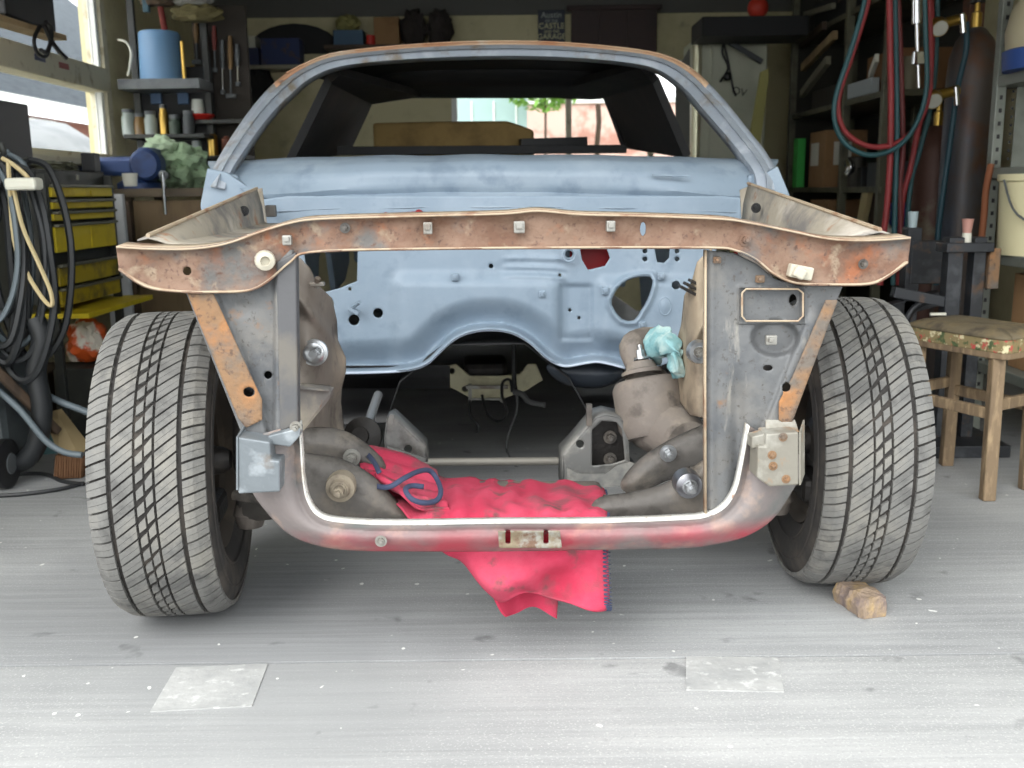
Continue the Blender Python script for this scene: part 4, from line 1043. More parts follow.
solo(box('pale_card', (-1.80,3.365,zt+.05), (.075,.012,.10), mat('grimy_card', srgb(150,146,130), .8), ry=-.12, bev=.001), 'grimy pale card leaning on the black box on the tool chest', 'card')
cl = mat('dull_olive_cloth', srgb(92,92,72), .9, layers=[(srgb(120,120,98), 20, .5, .64), (srgb(60,62,50), 14, .52, .66)])
bm = BM(); bmesh.ops.create_icosphere(bm, subdivisions=4, radius=1)
for v in bm.verts:
    n = mnoise.noise(v.co*3.1)*.35+mnoise.noise(v.co*7)*.15; v.co *= 1+n
    v.co = Vector((v.co.x*.09, v.co.y*.16, max(v.co.z*.024,-.012)+.014)) + Vector((-1.72,3.80,zt))
solo(smooth(obj('olive_cloth', bm, cl),80), 'crumpled olive cloth lying on the tool chest', 'cloth')
solo(box('black_battery', (-1.60, 3.90, zt+.035), (.05,.06,.07), blackp, bev=.004), 'small black block standing at the far end of the tool chest', 'block')
solo(lathe('white_cup', [(0,0),(.025,0),(.03,.05),(.028,.05),(.024,.004),(0,.004)], paper, None, 16, (-1.50,4.02,.90)) , 'small white cup behind the tool chest on the bench end', 'cup')
# hank of black hoses and cables in front of the chest, hanging from a hook on a dark post
post = [box('upright', (-1.70, 3.20, .52), (.05,.05,1.04), dark_wood), tube('hook', [(-1.68,3.18,1.0),(-1.60,3.10,1.0),(-1.50,3.03,.985),(-1.50,3.02,1.02)], .01, chest_m, None, 8, 3)]
group('hose_post', 'dark wooden post with a hook left of the tool chest', 'post', post)
rs = random.Random(3)
def loop(cx, y, ztop, w, h, r, m, n=14, jig=.02, tail=0):
    pts = []
    for k in range(n+1):
        a = 2*PI*k/n
        pts.append((cx+w*math.sin(a)*(1+rs.uniform(-jig,jig)), y+.04*math.cos(a*1.0)+rs.uniform(-.01,.01), ztop-h*(1-math.cos(a))/2+rs.uniform(-jig,jig)*.3))
    return spl(pts, 4)
hk = []
for k in range(13):
    o = tube('hose_loop', loop(-1.49+rs.uniform(-.07,.05), 3.06-.012*k, .98+rs.uniform(-.05,.02), .07+rs.uniform(-.03,.05), .50+rs.uniform(-.08,.14), .011 if k % 3 else .008, hose_black if k % 6 else hose_grey), .011 if k % 3 else .008, hose_black if k % 6 else hose_grey, None, 6)
    hk.append(o)
hk.append(box('plug_block', P(24,184,2.9), (.09,.06,.035), paper, bev=.01)); hk[-1]['label'] = 'white plug block'
group('black_hose_hank', 'thick hank of black hoses hanging in front of the tool chest', 'hose', hk)
bc = [tube('cord_loop', [P(x,y,2.93) for x,y in pts], .0065, cord_beige, None, 6, 5) for pts in ([(2,158),(14,165),(28,178),(24,185),(10,182)],[(8,160),(14,240),(28,275),(44,300),(52,305),(50,290),(38,262),(22,225),(12,180)])]
group('beige_cord', 'beige cord looped among the black hoses left of the tool chest', 'cord', bc)

# under the chest: cardboard box, orange bag, teal tin
solo(box('cardboard_box', (-1.80,3.62,.12), (.24,.30,.24), cardd_m, rz=.0, bev=.002), 'dull cardboard box under the tool chest', 'box')
bag = mat('orange_white_bag', srgb(212,92,40), .35, layers=[(srgb(226,216,200), 9, .50, .56), (srgb(200,40,40), 7, .56, .6)])
def blob(c, s, m, name, seed=0, amp=.3, flat=True):
    bm = BM(); bmesh.ops.create_icosphere(bm, subdivisions=4, radius=1)
    for v in bm.verts:
        n = mnoise.noise(v.co*2.3+Vector((seed,0,0)))*amp+mnoise.noise(v.co*6+Vector((0,seed,0)))*amp*.4
        v.co *= 1+n
        z = max(v.co.z, -.8) if flat else v.co.z
        v.co = Vector((v.co.x*s[0], v.co.y*s[1], (z+.8)*s[2])) + Vector(c)
    return smooth(obj(name, bm, m), 40)
solo(blob((-1.56,3.62,.27), (.07,.08,.085), bag, 'orange_bag', 2), 'orange and white plastic bag under the yellow tray', 'bag')
solo(box('stool_step', (-1.56,3.62,.13), (.16,.24,.26), chest_m, bev=.004), 'low dark box carrying the orange bag', 'box')
solo(lathe('teal_tin', [(0,0),(.05,0),(.05,.10),(.046,.105),(0,.105)], mat('teal_tin_paint', srgb(60,96,98), .5), None, 20, (-1.60,3.34,0)), 'small teal tin on the floor left of the left tyre', 'tin')
# grey vacuum machine at the left edge
vm = mat('grey_machine', srgb(74,80,82), .5, layers=[(srgb(54,58,60), 9, .5, .66)])
vp = [box('body', (-1.63,3.02,.24), (.20,.22,.34), vm, None, bev=.03)]
for k in range(6): vp.append(box('vent_rib', (-1.63+.0, 2.905, .26+k*.022), (.15,.012,.008), blackp, None, bev=.002))
for s in (-1,1):
    w = lathe('wheel', [(0,-.02),(.06,-.02),(.075,-.012),(.075,.012),(.06,.02),(0,.02)], blackp, None, 24, (-1.63+s*.10,2.90,.076), (0,PI/2,0)); lathe('wheel_cap', [(0,.022),(.03,.022),(.035,.018)], steelgrey, w, 16, (-1.63+s*.10,2.90,.076), (0,PI/2,0)); vp.append(w)
vp.append(tube('chrome_pipe', [(-1.535,2.86,.12),(-1.525,2.85,.56)], .012, chrome, None, 10))
group('grey_machine', 'grey workshop vacuum with black wheels at the left edge', 'vacuum', vp)
solo(tube('vacuum_hose', [P(x,y,2.95) for x,y in ((2,452),(20,462),(36,446),(42,410),(36,370),(42,340),(34,318))], .03, hose_black, None, 12, 5), 'fat black vacuum hose bending beside the grey machine', 'hose')
# broom lying against the machine
h0, h1 = P(-12,362,2.85), P(52,428,3.0)
hd0, hd1 = PZ(42,452,.05), PZ(78,470,.05)
bp = [bar('handle', h0, P(58,432,3.02), .028,.028, dark_wood, None, bev=.008)]
bp.append(prism('head', [P(44,418,3.02),P(58,414,3.08),P(86,450,3.04),P(80,458,3.0),P(58,454,2.98)], (0,.03,.012), mat('broom_head_wood', srgb(140,122,88), .7), None, .006))
q0, q1 = P(57,455,2.99), P(83,458,3.0)
bm = BM()
for i in range(16):
    for j in range(3):
        t = i/15; p = q0.lerp(q1, t)+Vector((0,.012*j-.002,0)); bm_bar(bm, p, Vector((p.x-.01+.004*(i%3), p.y-.01, .004)), .006,.006)
o = obj('bristles', bm, mat('brown_bristles', srgb(96,66,42), .9)); o['kind'] = 'stuff'; bp.append(o)
group('broom', 'wooden broom with brown bristles lying by the left tyre', 'broom', bp)
solo(tube('grey_hose', [P(x,y,3.0) for x,y in ((-6,366),(22,380),(52,398),(82,410),(92,414))], .011, hose_grey, None, 8, 5), 'grey blue hose stretched above the broom', 'hose')
solo(tube('grey_air_line', [P(x,y,2.90) for x,y in ((-5,388),(20,410),(45,440),(64,452),(82,455))], .010, hose_grey, None, 8, 5), 'grey air line crossing over the broom head', 'hose')
for lab, pts in (('thin black cable on the floor nearest the broom', [(-8,478),(20,474),(45,474),(62,481),(84,484)]), ('thin black cable on the floor lowest at the left edge', [(-8,496),(24,494),(60,489),(84,483)])):
    solo(tube('floor_cable', [PZ(x,y,.007) for x,y in pts], .006, hose_black, None, 6, 5), lab, 'cable')
# ---- bench, vice, rack
YB0 = 4.72
bl, br = P(108,186,YB0), P(212,188,YB0)
bench_m = mat('bench_wood', srgb(92,80,62), .7, layers=[(srgb(70,60,46), 5, .46, .66, (1,6,1))])
bpart = [box('worktop', ((bl.x+br.x)/2, YB0+.28, .875), (br.x-bl.x+.02,.56,.04), bench_m)]
ply = mat('plywood_front', srgb(120,100,72), .7, layers=[(srgb(98,80,58), 3, .46, .66, (6,1,1))])
pl_, pr_ = P(132,196,YB0+.03), P(206,196,YB0+.03)
bpart.append(box('front_panel', ((pl_.x+pr_.x)/2, YB0+.04, .44), (pr_.x-pl_.x,.02,.80), ply))
for x in (pl_.x-.03, pr_.x): bpart.append(box('leg', (x, YB0+.05, .43), (.05,.05,.85), bench_m)); bpart.append(box('leg', (x, YB0+.5, .43), (.05,.05,.85), bench_m))
group('workbench', 'wooden workbench with plywood front below the vice', 'workbench', bpart)
wl_p = P(98,188,4.3); wr_p = P(121,188,4.3)
solo(box('white_board', ((wl_p.x+wr_p.x)/2, 4.32, .435), (wr_p.x-wl_p.x,.03,.87), white_m, bev=.003), 'white board standing upright between tool chest and workbench', 'board')
ws = P(124,200,4.45); solo(box('brown_plank', (ws.x, 4.46, .42), (.045,.02,.84), dark_wood), 'narrow brown plank standing right of the white board', 'plank')
# vice
vb = .895
def B(px, py, y): return P(px, py, y)
v0 = B(130,160,4.85)
vparts = [lathe('swivel_base', [(0,0),(.10,0),(.10,.025),(.075,.04),(.06,.06),(0,.06)], vice_m, None, 24, (v0.x+.03,4.86,vb))]
vparts.append(box('body', (v0.x-.04,4.86,vb+.105), (.26,.11,.09), vice_m, None, bev=.02))
vparts.append(box('fixed_jaw', (v0.x+.09,4.86,vb+.13), (.07,.16,.12), vice_m, None, bev=.018))
vparts.append(lathe('round_housing', [(0,-.05),(.06,-.05),(.075,-.035),(.075,.035),(.06,.05),(0,.05)], vice_m, None, 24, (v0.x+.10,4.80,vb+.11), (PI/2,0,0)))
vparts.append(box('slide', (v0.x-.19,4.86,vb+.08), (.16,.07,.07), vice_m, None, bev=.01))
vparts.append(tube('tommy_bar', [(v0.x+.20,4.70,vb+.07),(v0.x+.20,4.70,vb-.12)], .008, chrome, None, 8))
vparts.append(lathe('screw_end', [(0,0),(.02,0),(.022,.02),(0,.03)], steelgrey, None, 14, (v0.x+.20,4.73,vb+.06), (PI/2,0,0)))
group('bench_vice', 'blue bench vice bolted on the workbench', 'vice', vparts)
green = mat('pale_green_cloth', srgb(150,174,140), .9, layers=[(srgb(108,128,98), 10, .48, .64), (srgb(74,72,56), 16, .56, .7)])
r1 = B(178,160,4.95)
solo(blob((r1.x,5.02,vb), (.13,.11,.11), green, 'green_cloth_heap', 5, .45), 'heap of pale green crumpled cloth right of the vice', 'cloth')
r2 = B(156,138,4.92)
solo(blob((r2.x,4.98,vb+.17), (.075,.05,.045), mat('light_green_paper', srgb(176,196,164), .9), 'green_paper', 9, .4, False), 'light green paper towel draped over the vice top', 'paper towel')
# rack behind the bench with blue bucket on top shelf
YR0 = 5.12
zsh = P(150,84,YR0).z
rl, rr_ = P(118,84,YR0).x, P(200,84,YR0).x
rp = [box('shelf_board', ((rl+rr_)/2, YR0+.11, zsh), (rr_-rl,.24,.05), steelgrey)]
for x in (rl+.02, rr_-.02): rp.append(box('upright', (x, YR0+.2, (zsh+.45+.895)/2), (.035,.03,zsh+.45-.895), chest_m))
rp.append(box('lower_shelf', ((rl+rr_)/2, YR0+.12, P(150,136,YR0).z), (rr_-rl,.22,.02), chest_m)); rp.append(box('back_panel', ((rl+rr_)/2, YR0+.225, 1.2), (rr_-rl,.012,.62), mat('dark_back_board', srgb(44,44,44), .8)))
group('bench_rack', 'grey steel rack standing at the back of the workbench', 'rack', rp)
bk = P(160,54,YR0+.1); zb0 = zsh+.025
solo(lathe('blue_bucket', [(0,.235),(.093,.235),(.100,.225),(.105,.10),(.107,.0),(.103,.0),(.098,.22),(0,.225)], blue_p, None, 32, (bk.x,YR0+.11,zb0)), 'light blue tub upside down on the grey rack', 'bucket')
bt = P(183,58,YR0+.05); solo(lathe('brass_tube', [(0,0),(.010,0),(.010,.18),(.006,.185),(0,.185)], brass, None, 12, (bt.x,YR0+.05,zb0)), 'brass tube standing beside the blue tub', 'tube')
wt = P(128,50,YR0); solo(tube('white_cable', [P(x,y,YR0+.05) for x,y in ((118,40),(126,42),(131,52),(130,66),(128,76))], .006, paper, None, 6, 5), 'white cable curling down at the left of the blue tub', 'cable')
zl = P(150,136,YR0).z+.01
jars = [(128,.035,.11,glassy),(139,.03,.09,mat('amber_jar', srgb(120,92,50), .2)),(150,.032,.10,glassy),(163,.022,.13,brass),(174,.03,.08,mat('dark_green_tin', srgb(58,72,60), .5)),(188,.03,.10,darkgrey)]
for k,(x,r,h,m) in enumerate(jars):
    p = P(x,130,YR0+.08)
    j = lathe('jar', [(0,0),(r,0),(r,h*.8),(r*.8,h*.9),(r*.8,h),(0,h)], m, None, 16)
    l_ = lathe('lid', [(0,h),(r*.86,h),(r*.86,h+.018),(0,h+.018)], steelgrey, None, 16)
    t = group('storage_jar', ['clear jar at the left end of the lower rack shelf','amber jar second from left on the lower rack shelf','clear jar in the middle of the lower rack shelf','slim brass coloured bottle on the lower rack shelf','dark green tin on the lower rack shelf','dark grey tin at the right end of the lower rack shelf'][k], 'jar', [j,l_], 'jars on the lower rack shelf')
    t.location = (p.x, YR0+.10, zl)
for x,lab in ((156,'left blue panel under the grey rack shelf'),(183,'right blue panel under the grey rack shelf')):
    p = P(x,97,YR0+.2); solo(box('blue_tile', (p.x,YR0+.205,p.z), (.055,.02,.07), mat('panel_blue', srgb(56,84,116), .5)), lab, 'panel')
# red cup lid with clear jar, hanging tools and dark cupboard to the right of the rack
YT = 5.3
zc = P(200,120,YT).z
tl_x, tr_x = P(188,60,YT).x, P(243,60,YT).x
cup = [box('backboard', ((tl_x+tr_x)/2, YT+.12, 1.32), (tr_x-tl_x,.03,1.0), mat('dark_tool_board', srgb(52,46,40), .8)), box('shelf', ((tl_x+tr_x)/2, YT+.03, zc-.012), (tr_x-tl_x,.17,.02), chest_m), box('lower_shelf', ((tl_x+tr_x)/2, YT+.03, P(200,158,YT).z), (tr_x-tl_x,.17,.02), chest_m), box('leg', ((tl_x+tr_x)/2, YT+.12, .41), (tr_x-tl_x,.03,.82), chest_m)]
group('tool_board', 'dark tool board with shelves right of the grey rack', 'tool board', cup)
p = P(200,110,YT); rd = lathe('dish', [(0,0),(.05,0),(.075,.022),(.07,.028),(0,.02)], red_p, None, 24, (p.x,YT,zc)); solo(rd, 'red dish on the tool board shelf under the jar', 'dish')
solo(lathe('clear_jar', [(0,0),(.035,0),(.03,.06),(.026,.08),(0,.08)], mat('cloudy_jar', srgb(196,200,190), .3), None, 18, (p.x-.01,YT,zc+.022)), 'cloudy clear jar standing in the red dish', 'jar')
tools = [(196,20,62,'wood'),(206,30,78,'steel'),(214,26,70,'red'),(222,40,92,'steel'),(230,36,96,'wood'),(237,44,84,'steel'),(192,66,92,'brass'),(208,84,106,'steel')]
tm = {'wood': mat('tool_handle_wood', srgb(120,92,56), .6), 'steel': steelgrey, 'red': mat('tool_red', srgb(112,40,34), .5), 'brass': brass}
tl_lab = ['hammer with wooden handle, leftmost on the tool board','steel spanner second on the tool board','red handled screwdriver on the tool board','long steel file beside the red handled screwdriver','wooden handled chisel near the right of the tool board','short steel spanner at the right end of the tool board','brass rod hung low at the left of the tool board','small steel tool hung low on the tool board']
for k,(x,ya,yb_,mm) in enumerate(tools):
    a_, b_ = P(x,ya,YT+.085), P(x+1,yb_,YT+.085)
    mid = a_.lerp(b_,.55)
    hnd = tube('handle', [a_, a_.lerp(b_,.3), mid], [.010,.014,.010], tm[mm], None, 8)
    sh = tube('shaft', [mid, b_], .005, chrome if k % 2 else steelgrey, None, 6)
    head = box('head', b_, (.05 if k in (0,4) else .022,.02,.022), steelgrey)
    group('hand_tool', tl_lab[k], 'tool', [hnd, sh, head], 'hand tools on the dark board')
for k,(x,h,m,lab) in enumerate(((196,.09,glassy,'glass jar left on the lower tool board shelf'),(212,.12,brass,'tall brass aerosol on the lower tool board shelf'),(226,.10,mat('rusty_tin', srgb(112,62,44), .6),'rusty tin on the lower tool board shelf'))):
    q = P(x,150,YT); zz = P(200,158,YT).z+.01
    solo(lathe('shelf_can', [(0,0),(.026,0),(.026,h*.85),(.015,h*.92),(.012,h),(0,h)], m, None, 16, (q.x,YT+.02,zz)), lab, 'can')
# hanging clutter near the ceiling between window and tool board
dk = mat('dull_brown_stuff', srgb(84,68,52), .8, layers=[(srgb(56,48,40), 12, .5, .66)])
for (x,y,s,m,lab,cat) in ((160,6,(.10,.06,.05),dk,'brown bundle hanging above the blue tub','bundle'),(198,22,(.12,.06,.05),mat('olive_tarp', srgb(96,88,56), .9),'olive folded cloth on top of the tool board','cloth'),(192,6,(.10,.05,.04),mat('grey_lamp_shade', srgb(120,120,114), .6),'grey metal shade hanging above the tool board','lamp shade')):
    q = P(x,y,5.2); solo(blob(q, s, m, lab.split()[1] if 0 else 'hung_'+cat.replace(' ','_'), len(lab), .3), lab, cat)
bp_ = P(147,8,5.16); solo(box('blue_strip', (bp_.x-.01,5.18,1.90), (.03,.03,.30), mat('teal_strip', srgb(40,78,92), .5)), 'teal pole standing behind the blue tub', 'pole')
solo(tube('red_pole', [P(158,-6,5.2),P(166,36,5.28)], .016, mat('dull_red_pole', srgb(128,52,44), .5), None, 8), 'dull red pole leaning above the blue tub', 'pole')
# ---------------------------------------------------------------- back wall
YW = YB
zsf = P(260,69,YW-.1).z
xs0, xs1 = P(226,69,YW).x, P(330,69,YW).x
solo(box('wall_shelf', ((xs0+xs1)/2, YW-.11, zsf), (xs1-xs0,.22,.025), mat('pale_shelf_board', srgb(150,146,130), .7)), 'pale wall shelf on the back wall left of the car roof', 'shelf')
p = P(248,62,YW-.1); navyb = mat('navy_box', srgb(34,44,80), .6)
solo(box('navy_box', (p.x,YW-.12,zsf+.07), (.20,.16,.115), navyb), 'navy box on the pale wall shelf', 'box')
solo(box('white_carton', (p.x-.01,YW-.12,zsf+.165), (.18,.15,.075), paper), 'white carton lying on the navy box', 'carton')
p2 = P(233,42,YW-.1); solo(box('tan_card', (p2.x,YW-.05,p2.z), (.07,.02,.18), mat('tan_card', srgb(166,132,98), .8)), 'tan card hanging left of the white carton', 'card')
p3 = P(284,62,YW-.1); solo(box('blue_crate', (p3.x+.0,YW-.125,zsf+.10), (.26,.16,.17), mat('dark_blue_crate', srgb(40,54,98), .6, layers=[(srgb(70,60,70), 16, .55, .62)])), 'dark blue crate on the wall shelf under the black wheel arch', 'crate')
arc = []
for k in range(13):
    a = PI*k/12; arc.append(a)
c4 = P(292,52,YW-.12)
bm = BM(); prof = [Vector((c4.x+.33*math.cos(a), 0, c4.z+.0+.20*math.sin(a))) for a in arc]
bmm = [Vector((p.x, YW-.03, max(p.z, zsf+.014))) for p in prof]
solo(prism('black_wing', bmm, (0,.024,0), mat('matt_black_panel', srgb(22,22,24), .7), None, .005), 'black curved car panel on the blue crate above the shelf', 'car panel')
p5 = P(276,36,YW-.05); 
blk = P(265,110,YW-.1)
solo(blob((P(262,150,YW-.15).x,YW-.15,P(262,105,YW).z-.05), (.10,.08,.17), mat('black_coat', srgb(26,26,28), .9), 'black_coat', 3, .3), 'black coat hanging on the back wall left of the windscreen pillar', 'coat')
# items along a high shelf above the roof line
zh = P(380,49,YW-.1).z
xh0, xh1 = P(330,49,YW).x, P(470,49,YW).x
solo(box('high_shelf', ((xh0+xh1)/2, YW-.12, zh), (xh1-xh0,.24,.025), dark_wood), 'dark shelf high on the back wall above the car roof', 'shelf')
q = P(350,42,YW-.12); zi = zh+.013
solo(box('blue_carton', (q.x,YW-.12,zi+.05), (.20,.15,.10), mat('slate_blue_carton', srgb(70,96,120), .7)), 'slate blue carton at the left of the high shelf', 'carton')
solo(blob((q.x-.01,YW-.12,zi+.10), (.08,.07,.06), mat('olive_yellow_cloth', srgb(140,136,84), .9), 'olive_hat', 7), 'olive yellow hat lying on the slate blue carton', 'hat')
q = P(388,38,YW-.12); solo(box('brown_carton', (q.x,YW-.12,zi+.09), (.17,.15,.18), card_m), 'brown carton in the middle of the high shelf', 'carton')
q = P(376,42,YW-.16); solo(lathe('red_can', [(0,0),(.03,0),(.03,.06),(0,.065)], red_p, None, 14, (q.x-.03,YW-.2,zi)), 'small red can left of the brown carton', 'can')
for x, sx, lab, sd in ((414,.085,'dark bundle just right of the brown carton',1),(440,.085,'dark bundle at the right end of the high shelf',4)):
    q = P(x,38,YW-.12); solo(blob((q.x,YW-.12,zi), (sx,.09,.13), mat('dark_bundle', srgb(50,44,42), .9), 'dark_bundle', sd), lab, 'bundle')
q = P(446,40,5.0)
yellowf = mat('yellow_foam', srgb(196,166,98), .9, layers=[(srgb(170,134,70), 12, .5, .66)])
# hanging sign with pale lettering
ps = P(551.5,30,YW-.02)
sx0, sx1 = P(538,30,YW-.02).x, P(565,30,YW-.02).x; sz1, sz0 = P(551,10,YW-.02).z, P(551,52,YW-.02).z
plate = box('plate', ((sx0+sx1)/2, YW-.015, (sz0+sz1)/2), (sx1-sx0,.012,sz1-sz0), mat('sign_navy', srgb(28,36,52), .5), None, bev=.003)
cream_l = mat('sign_cream', srgb(206,202,160), .6)
sgp = [plate]
def text(body, size, c, m, rot=(PI/2,0,0), align='CENTER', sx=1.0):
    cu = bpy.data.curves.new('lettering', 'FONT'); cu.body = body; cu.size = size; cu.align_x = align; cu.align_y = 'CENTER'; cu.extrude = .001
    t = bpy.data.objects.new('t', cu); COL.objects.link(t)
    dg = bpy.context.evaluated_depsgraph_get(); me = bpy.data.meshes.new_from_object(t.evaluated_get(dg))
    bpy.data.objects.remove(t); bpy.data.curves.remove(cu)
    from mathutils import Euler
    me.transform(Matrix.Translation(c) @ Euler(rot).to_matrix().to_4x4() @ Matrix.Diagonal((sx,1,1,1)))
    return obj('lettering', me, m)
cx_ = (sx0+sx1)/2
for body, yy, sz, m in (('Austin',15,.055,mat('sign_grey', srgb(160,166,160), .6)),('OF THE',21,.026,mat('sign_grey', srgb(160,166,160), .6)),('CASTLE',26,.052,cream_l),('AND THE',31.5,.024,cream_l),('GARAGE',36.5,.050,cream_l)):
    z = P(551,yy,YW-.03).z; sgp.append(text(body, sz, (cx_,YW-.023,z), m))
group('wall_sign', 'navy wall sign with cream lettering above the car roof', 'sign', sgp)
b0, b1 = P(571,9,YW-.05), P(656,58,YW-.05)
sh_m = mat('dark_brown_shutter', srgb(52,34,32), .6, layers=[(srgb(40,28,28), 4, .5, .66)])
shp = [box('panel', ((b0.x+b1.x)/2, YW-.06, (b0.z+b1.z)/2), (b1.x-b0.x,.05,b0.z-b1.z), sh_m), box('top_rail', ((b0.x+b1.x)/2, YW-.07, b0.z+.0), (b1.x-b0.x+.06,.07,.03), sh_m)]
for k in range(2): shp.append(box('stile', (b0.x+(b1.x-b0.x)*(.33+.33*k), YW-.09, (b0.z+b1.z)/2-.01), (.012,.012,b0.z-b1.z-.04), sh_m, bev=.001))
group('brown_cabinet', 'dark brown panelled cupboard on the back wall above the roof', 'cupboard', shp)
# tall white fridge-like locker with chromed edge, right of the back window
YL = 6.4
x0, x1 = P(696,100,YL).x, P(766,100,YL).x; zt_ = P(700,36,YL).z
lm = mat('grey_green_locker', srgb(186,188,168), .5, layers=[(srgb(164,166,146), 2, .46, .66)])
lk = [box('body', ((x0+x1)/2, YL+.25, zt_/2), (x1-x0,.5,zt_), lm, None, bev=.01), tube('chrome_edge', [(x0-.0,YL-.01,.05),(x0-.0,YL-.01,zt_-.01)], .03, mat('polished_edge', srgb(226,222,190), .25, .5), None, 12), tube('inner_trim', [(x0+.09,YL-.004,.05),(x0+.09,YL-.004,zt_-.03)], .008, lm, None, 8)]
mk = text('OV', .065, (P(739,94,YL).x, YL-.004, P(739,92,YL).z), blackp, (PI/2,0.25,0)); lk.append(mk)
group('tall_locker', 'tall grey green locker with polished left edge behind the right windscreen pillar', 'locker', lk)
for lab, pts in (('thin black wire hanging crossed on the locker, left strand', [(725,38),(722,52),(728,68),(720,82)]), ('black wire with a plug hanging on the locker, right strand', [(722,38),(727,56),(730,72),(733,88),(736,96)])):
    solo(tube('hanging_wire', [P(x,y,YL-.05) for x,y in pts], .007, blackp, None, 6, 4), lab, 'wire')
q = P(727,75,YL-.05); solo(blob((q.x,YL-.06,q.z-.03), (.022,.02,.025), blackp, 'plug', 1, .1, False), 'black plug hanging on the locker front', 'plug')
solo(prism('olive_board', [P(x,y,5.9) for x,y in ((716,334),(736,334),(769,78),(769,68),(761,72))], (0,.03,0), mat('olive_yellow_board', srgb(150,144,84), .7), None, .003), 'olive yellow board leaning on the locker right side', 'board')
solo(prism('dark_board', [P(x,y,6.2) for x,y in ((690,48),(676,72),(676,160),(690,160))], (0,.03,0), mat('grey_board', srgb(92,92,86), .7), None, .003), 'grey board leaning left of the polished locker edge', 'board')
q0, q1 = P(704,38,6.0), P(766,18,6.0)
solo(box('black_shelf', ((q0.x+q1.x)/2+.1,6.1,(q0.z+q1.z)/2), (q1.x-q0.x+.25,.35,q1.z-q0.z), mat('black_shelf_box', srgb(24,24,26), .7)), 'long black case lying on top of the locker', 'case')
q = P(762,10,5.95); solo(lathe('red_ball', [(0,0)]+[(.06*math.sin(PI*k/10),.06-.06*math.cos(PI*k/10)) for k in range(1,10)]+[(0,.12)], mat('red_ball_paint', srgb(190,56,40), .5), None, 20, (q.x,6.05,q1.z+.004)), 'red ball on the black case', 'ball')
solo(tube('red_pole', [PZ(722,338,.0),P(757,120,6.1)], .018, red_p, None, 8), 'red pole leaning behind the right windscreen pillar', 'pole')
solo(bar('steel_strut', P(726,40,6.25), P(762,62,6.25), .03,.03, darkgrey), 'dark strut slanting across the locker top', 'strut')
# foam slab and loose trim on the car's rear deck
fo_ = [K(376,126,3.15),K(378,147,2.95),K(530,140,2.95),K(530,130,3.1),K(520,124,3.15)]
zdk = 1.0
f0, f1 = K(376,140,3.0), K(532,140,3.0)
prf = []
for t in np.linspace(0,1,13):
    x = f0.x+(f1.x-f0.x)*t; top_ = K(376+(156)*t, 125-2*math.sin(t*2)+ (0 if t<.85 else (t-.85)*60), 3.0).z
    prf.append((x, top_))
poly = [Vector((x,2.86,zdk+.003)) for x,_ in prf[::-1]] ; poly = [Vector((x,2.86,z)) for x,z in prf]+[Vector((prf[-1][0],2.86,zdk+.003)),Vector((prf[0][0],2.86,zdk+.003))]
fm = mat('brown_seat_foam', srgb(150,124,76), .9, layers=[(srgb(118,96,58), 6, .46, .66)])
solo(prism('seat_foam', [kw(p) for p in poly], CV*.22, fm, None, .012), 'brown seat foam slab lying on the car rear shelf', 'foam')
solo(bar('dark_trim', kw(K(520,143,2.8)), kw(K(586,141,2.85)), .05,.035, blackp), 'dark trim strip beside the brown foam on the rear shelf', 'trim')
# ---- outside the windows
rfm = mat('slate_roof', srgb(86,95,102), .8, layers=[(srgb(70,78,86), 3, .45, .65, (1,1,8))])
brk = mat('pale_brick', srgb(120,74,58), .85, layers=[(srgb(98,62,52), 14, .5, .6, (1,1,3))])
ax_ = -8.0
fz = P(60,101,8*1.0).z
hp = [box('brick_wall', (ax_-1.5,18,1.1), (3,24,2.2), brk, bev=0)]
bm = BM(); vv = [bm.verts.new(v) for v in ((ax_+.25,5,2.42),(ax_+.25,31,2.42),(ax_-6,31,7.4),(ax_-6,5,7.4))]; bm.faces.new(vv); bmesh.ops.solidify(bm, geom=bm.faces, thickness=.12)
hp.append(obj('slate_roof', bm, rfm)); hp.append(box('fascia', (ax_+.27,18,2.33), (.04,24,.22), white_frame, bev=0))
for yy in (12.4,17.4,20.4):
    w = box('window', (ax_+.02,yy,1.6), (.06,1.3,1.1), white_frame, bev=0); box('pane', (ax_+.06,yy,1.6), (.01,1.1,.9), mat('dark_far_pane', srgb(60,66,70), .1), w, bev=0); hp.append(w)
for yy in range(7,31,2):
    pass
group('neighbour_house', 'brick house with slate roof and white fascia outside the left window', 'house', hp)
tm_ = mat('grey_tarpaulin', srgb(118,121,122), .6, layers=[(srgb(96,100,102), 3, .46, .66)])
tr0 = []
for j, yy in enumerate(np.linspace(6.6,12.5,14)):
    row_ = []
    for k in range(11):
        a = PI*k/10; h = 1.28+.42*math.exp(-((yy-10.4)/1.4)**2)
        row_.append(Vector((-4.9+.95*math.cos(a), yy, max(0,-.08+ (h+.05*math.sin(yy*5+k))*abs(math.sin(a))**.5))))
    tr0.append(row_)
solo(gridmesh('tarpaulin_heap', tr0, tm_, None, .01, 60), 'grey tarpaulin over something large outside the left window', 'tarpaulin')
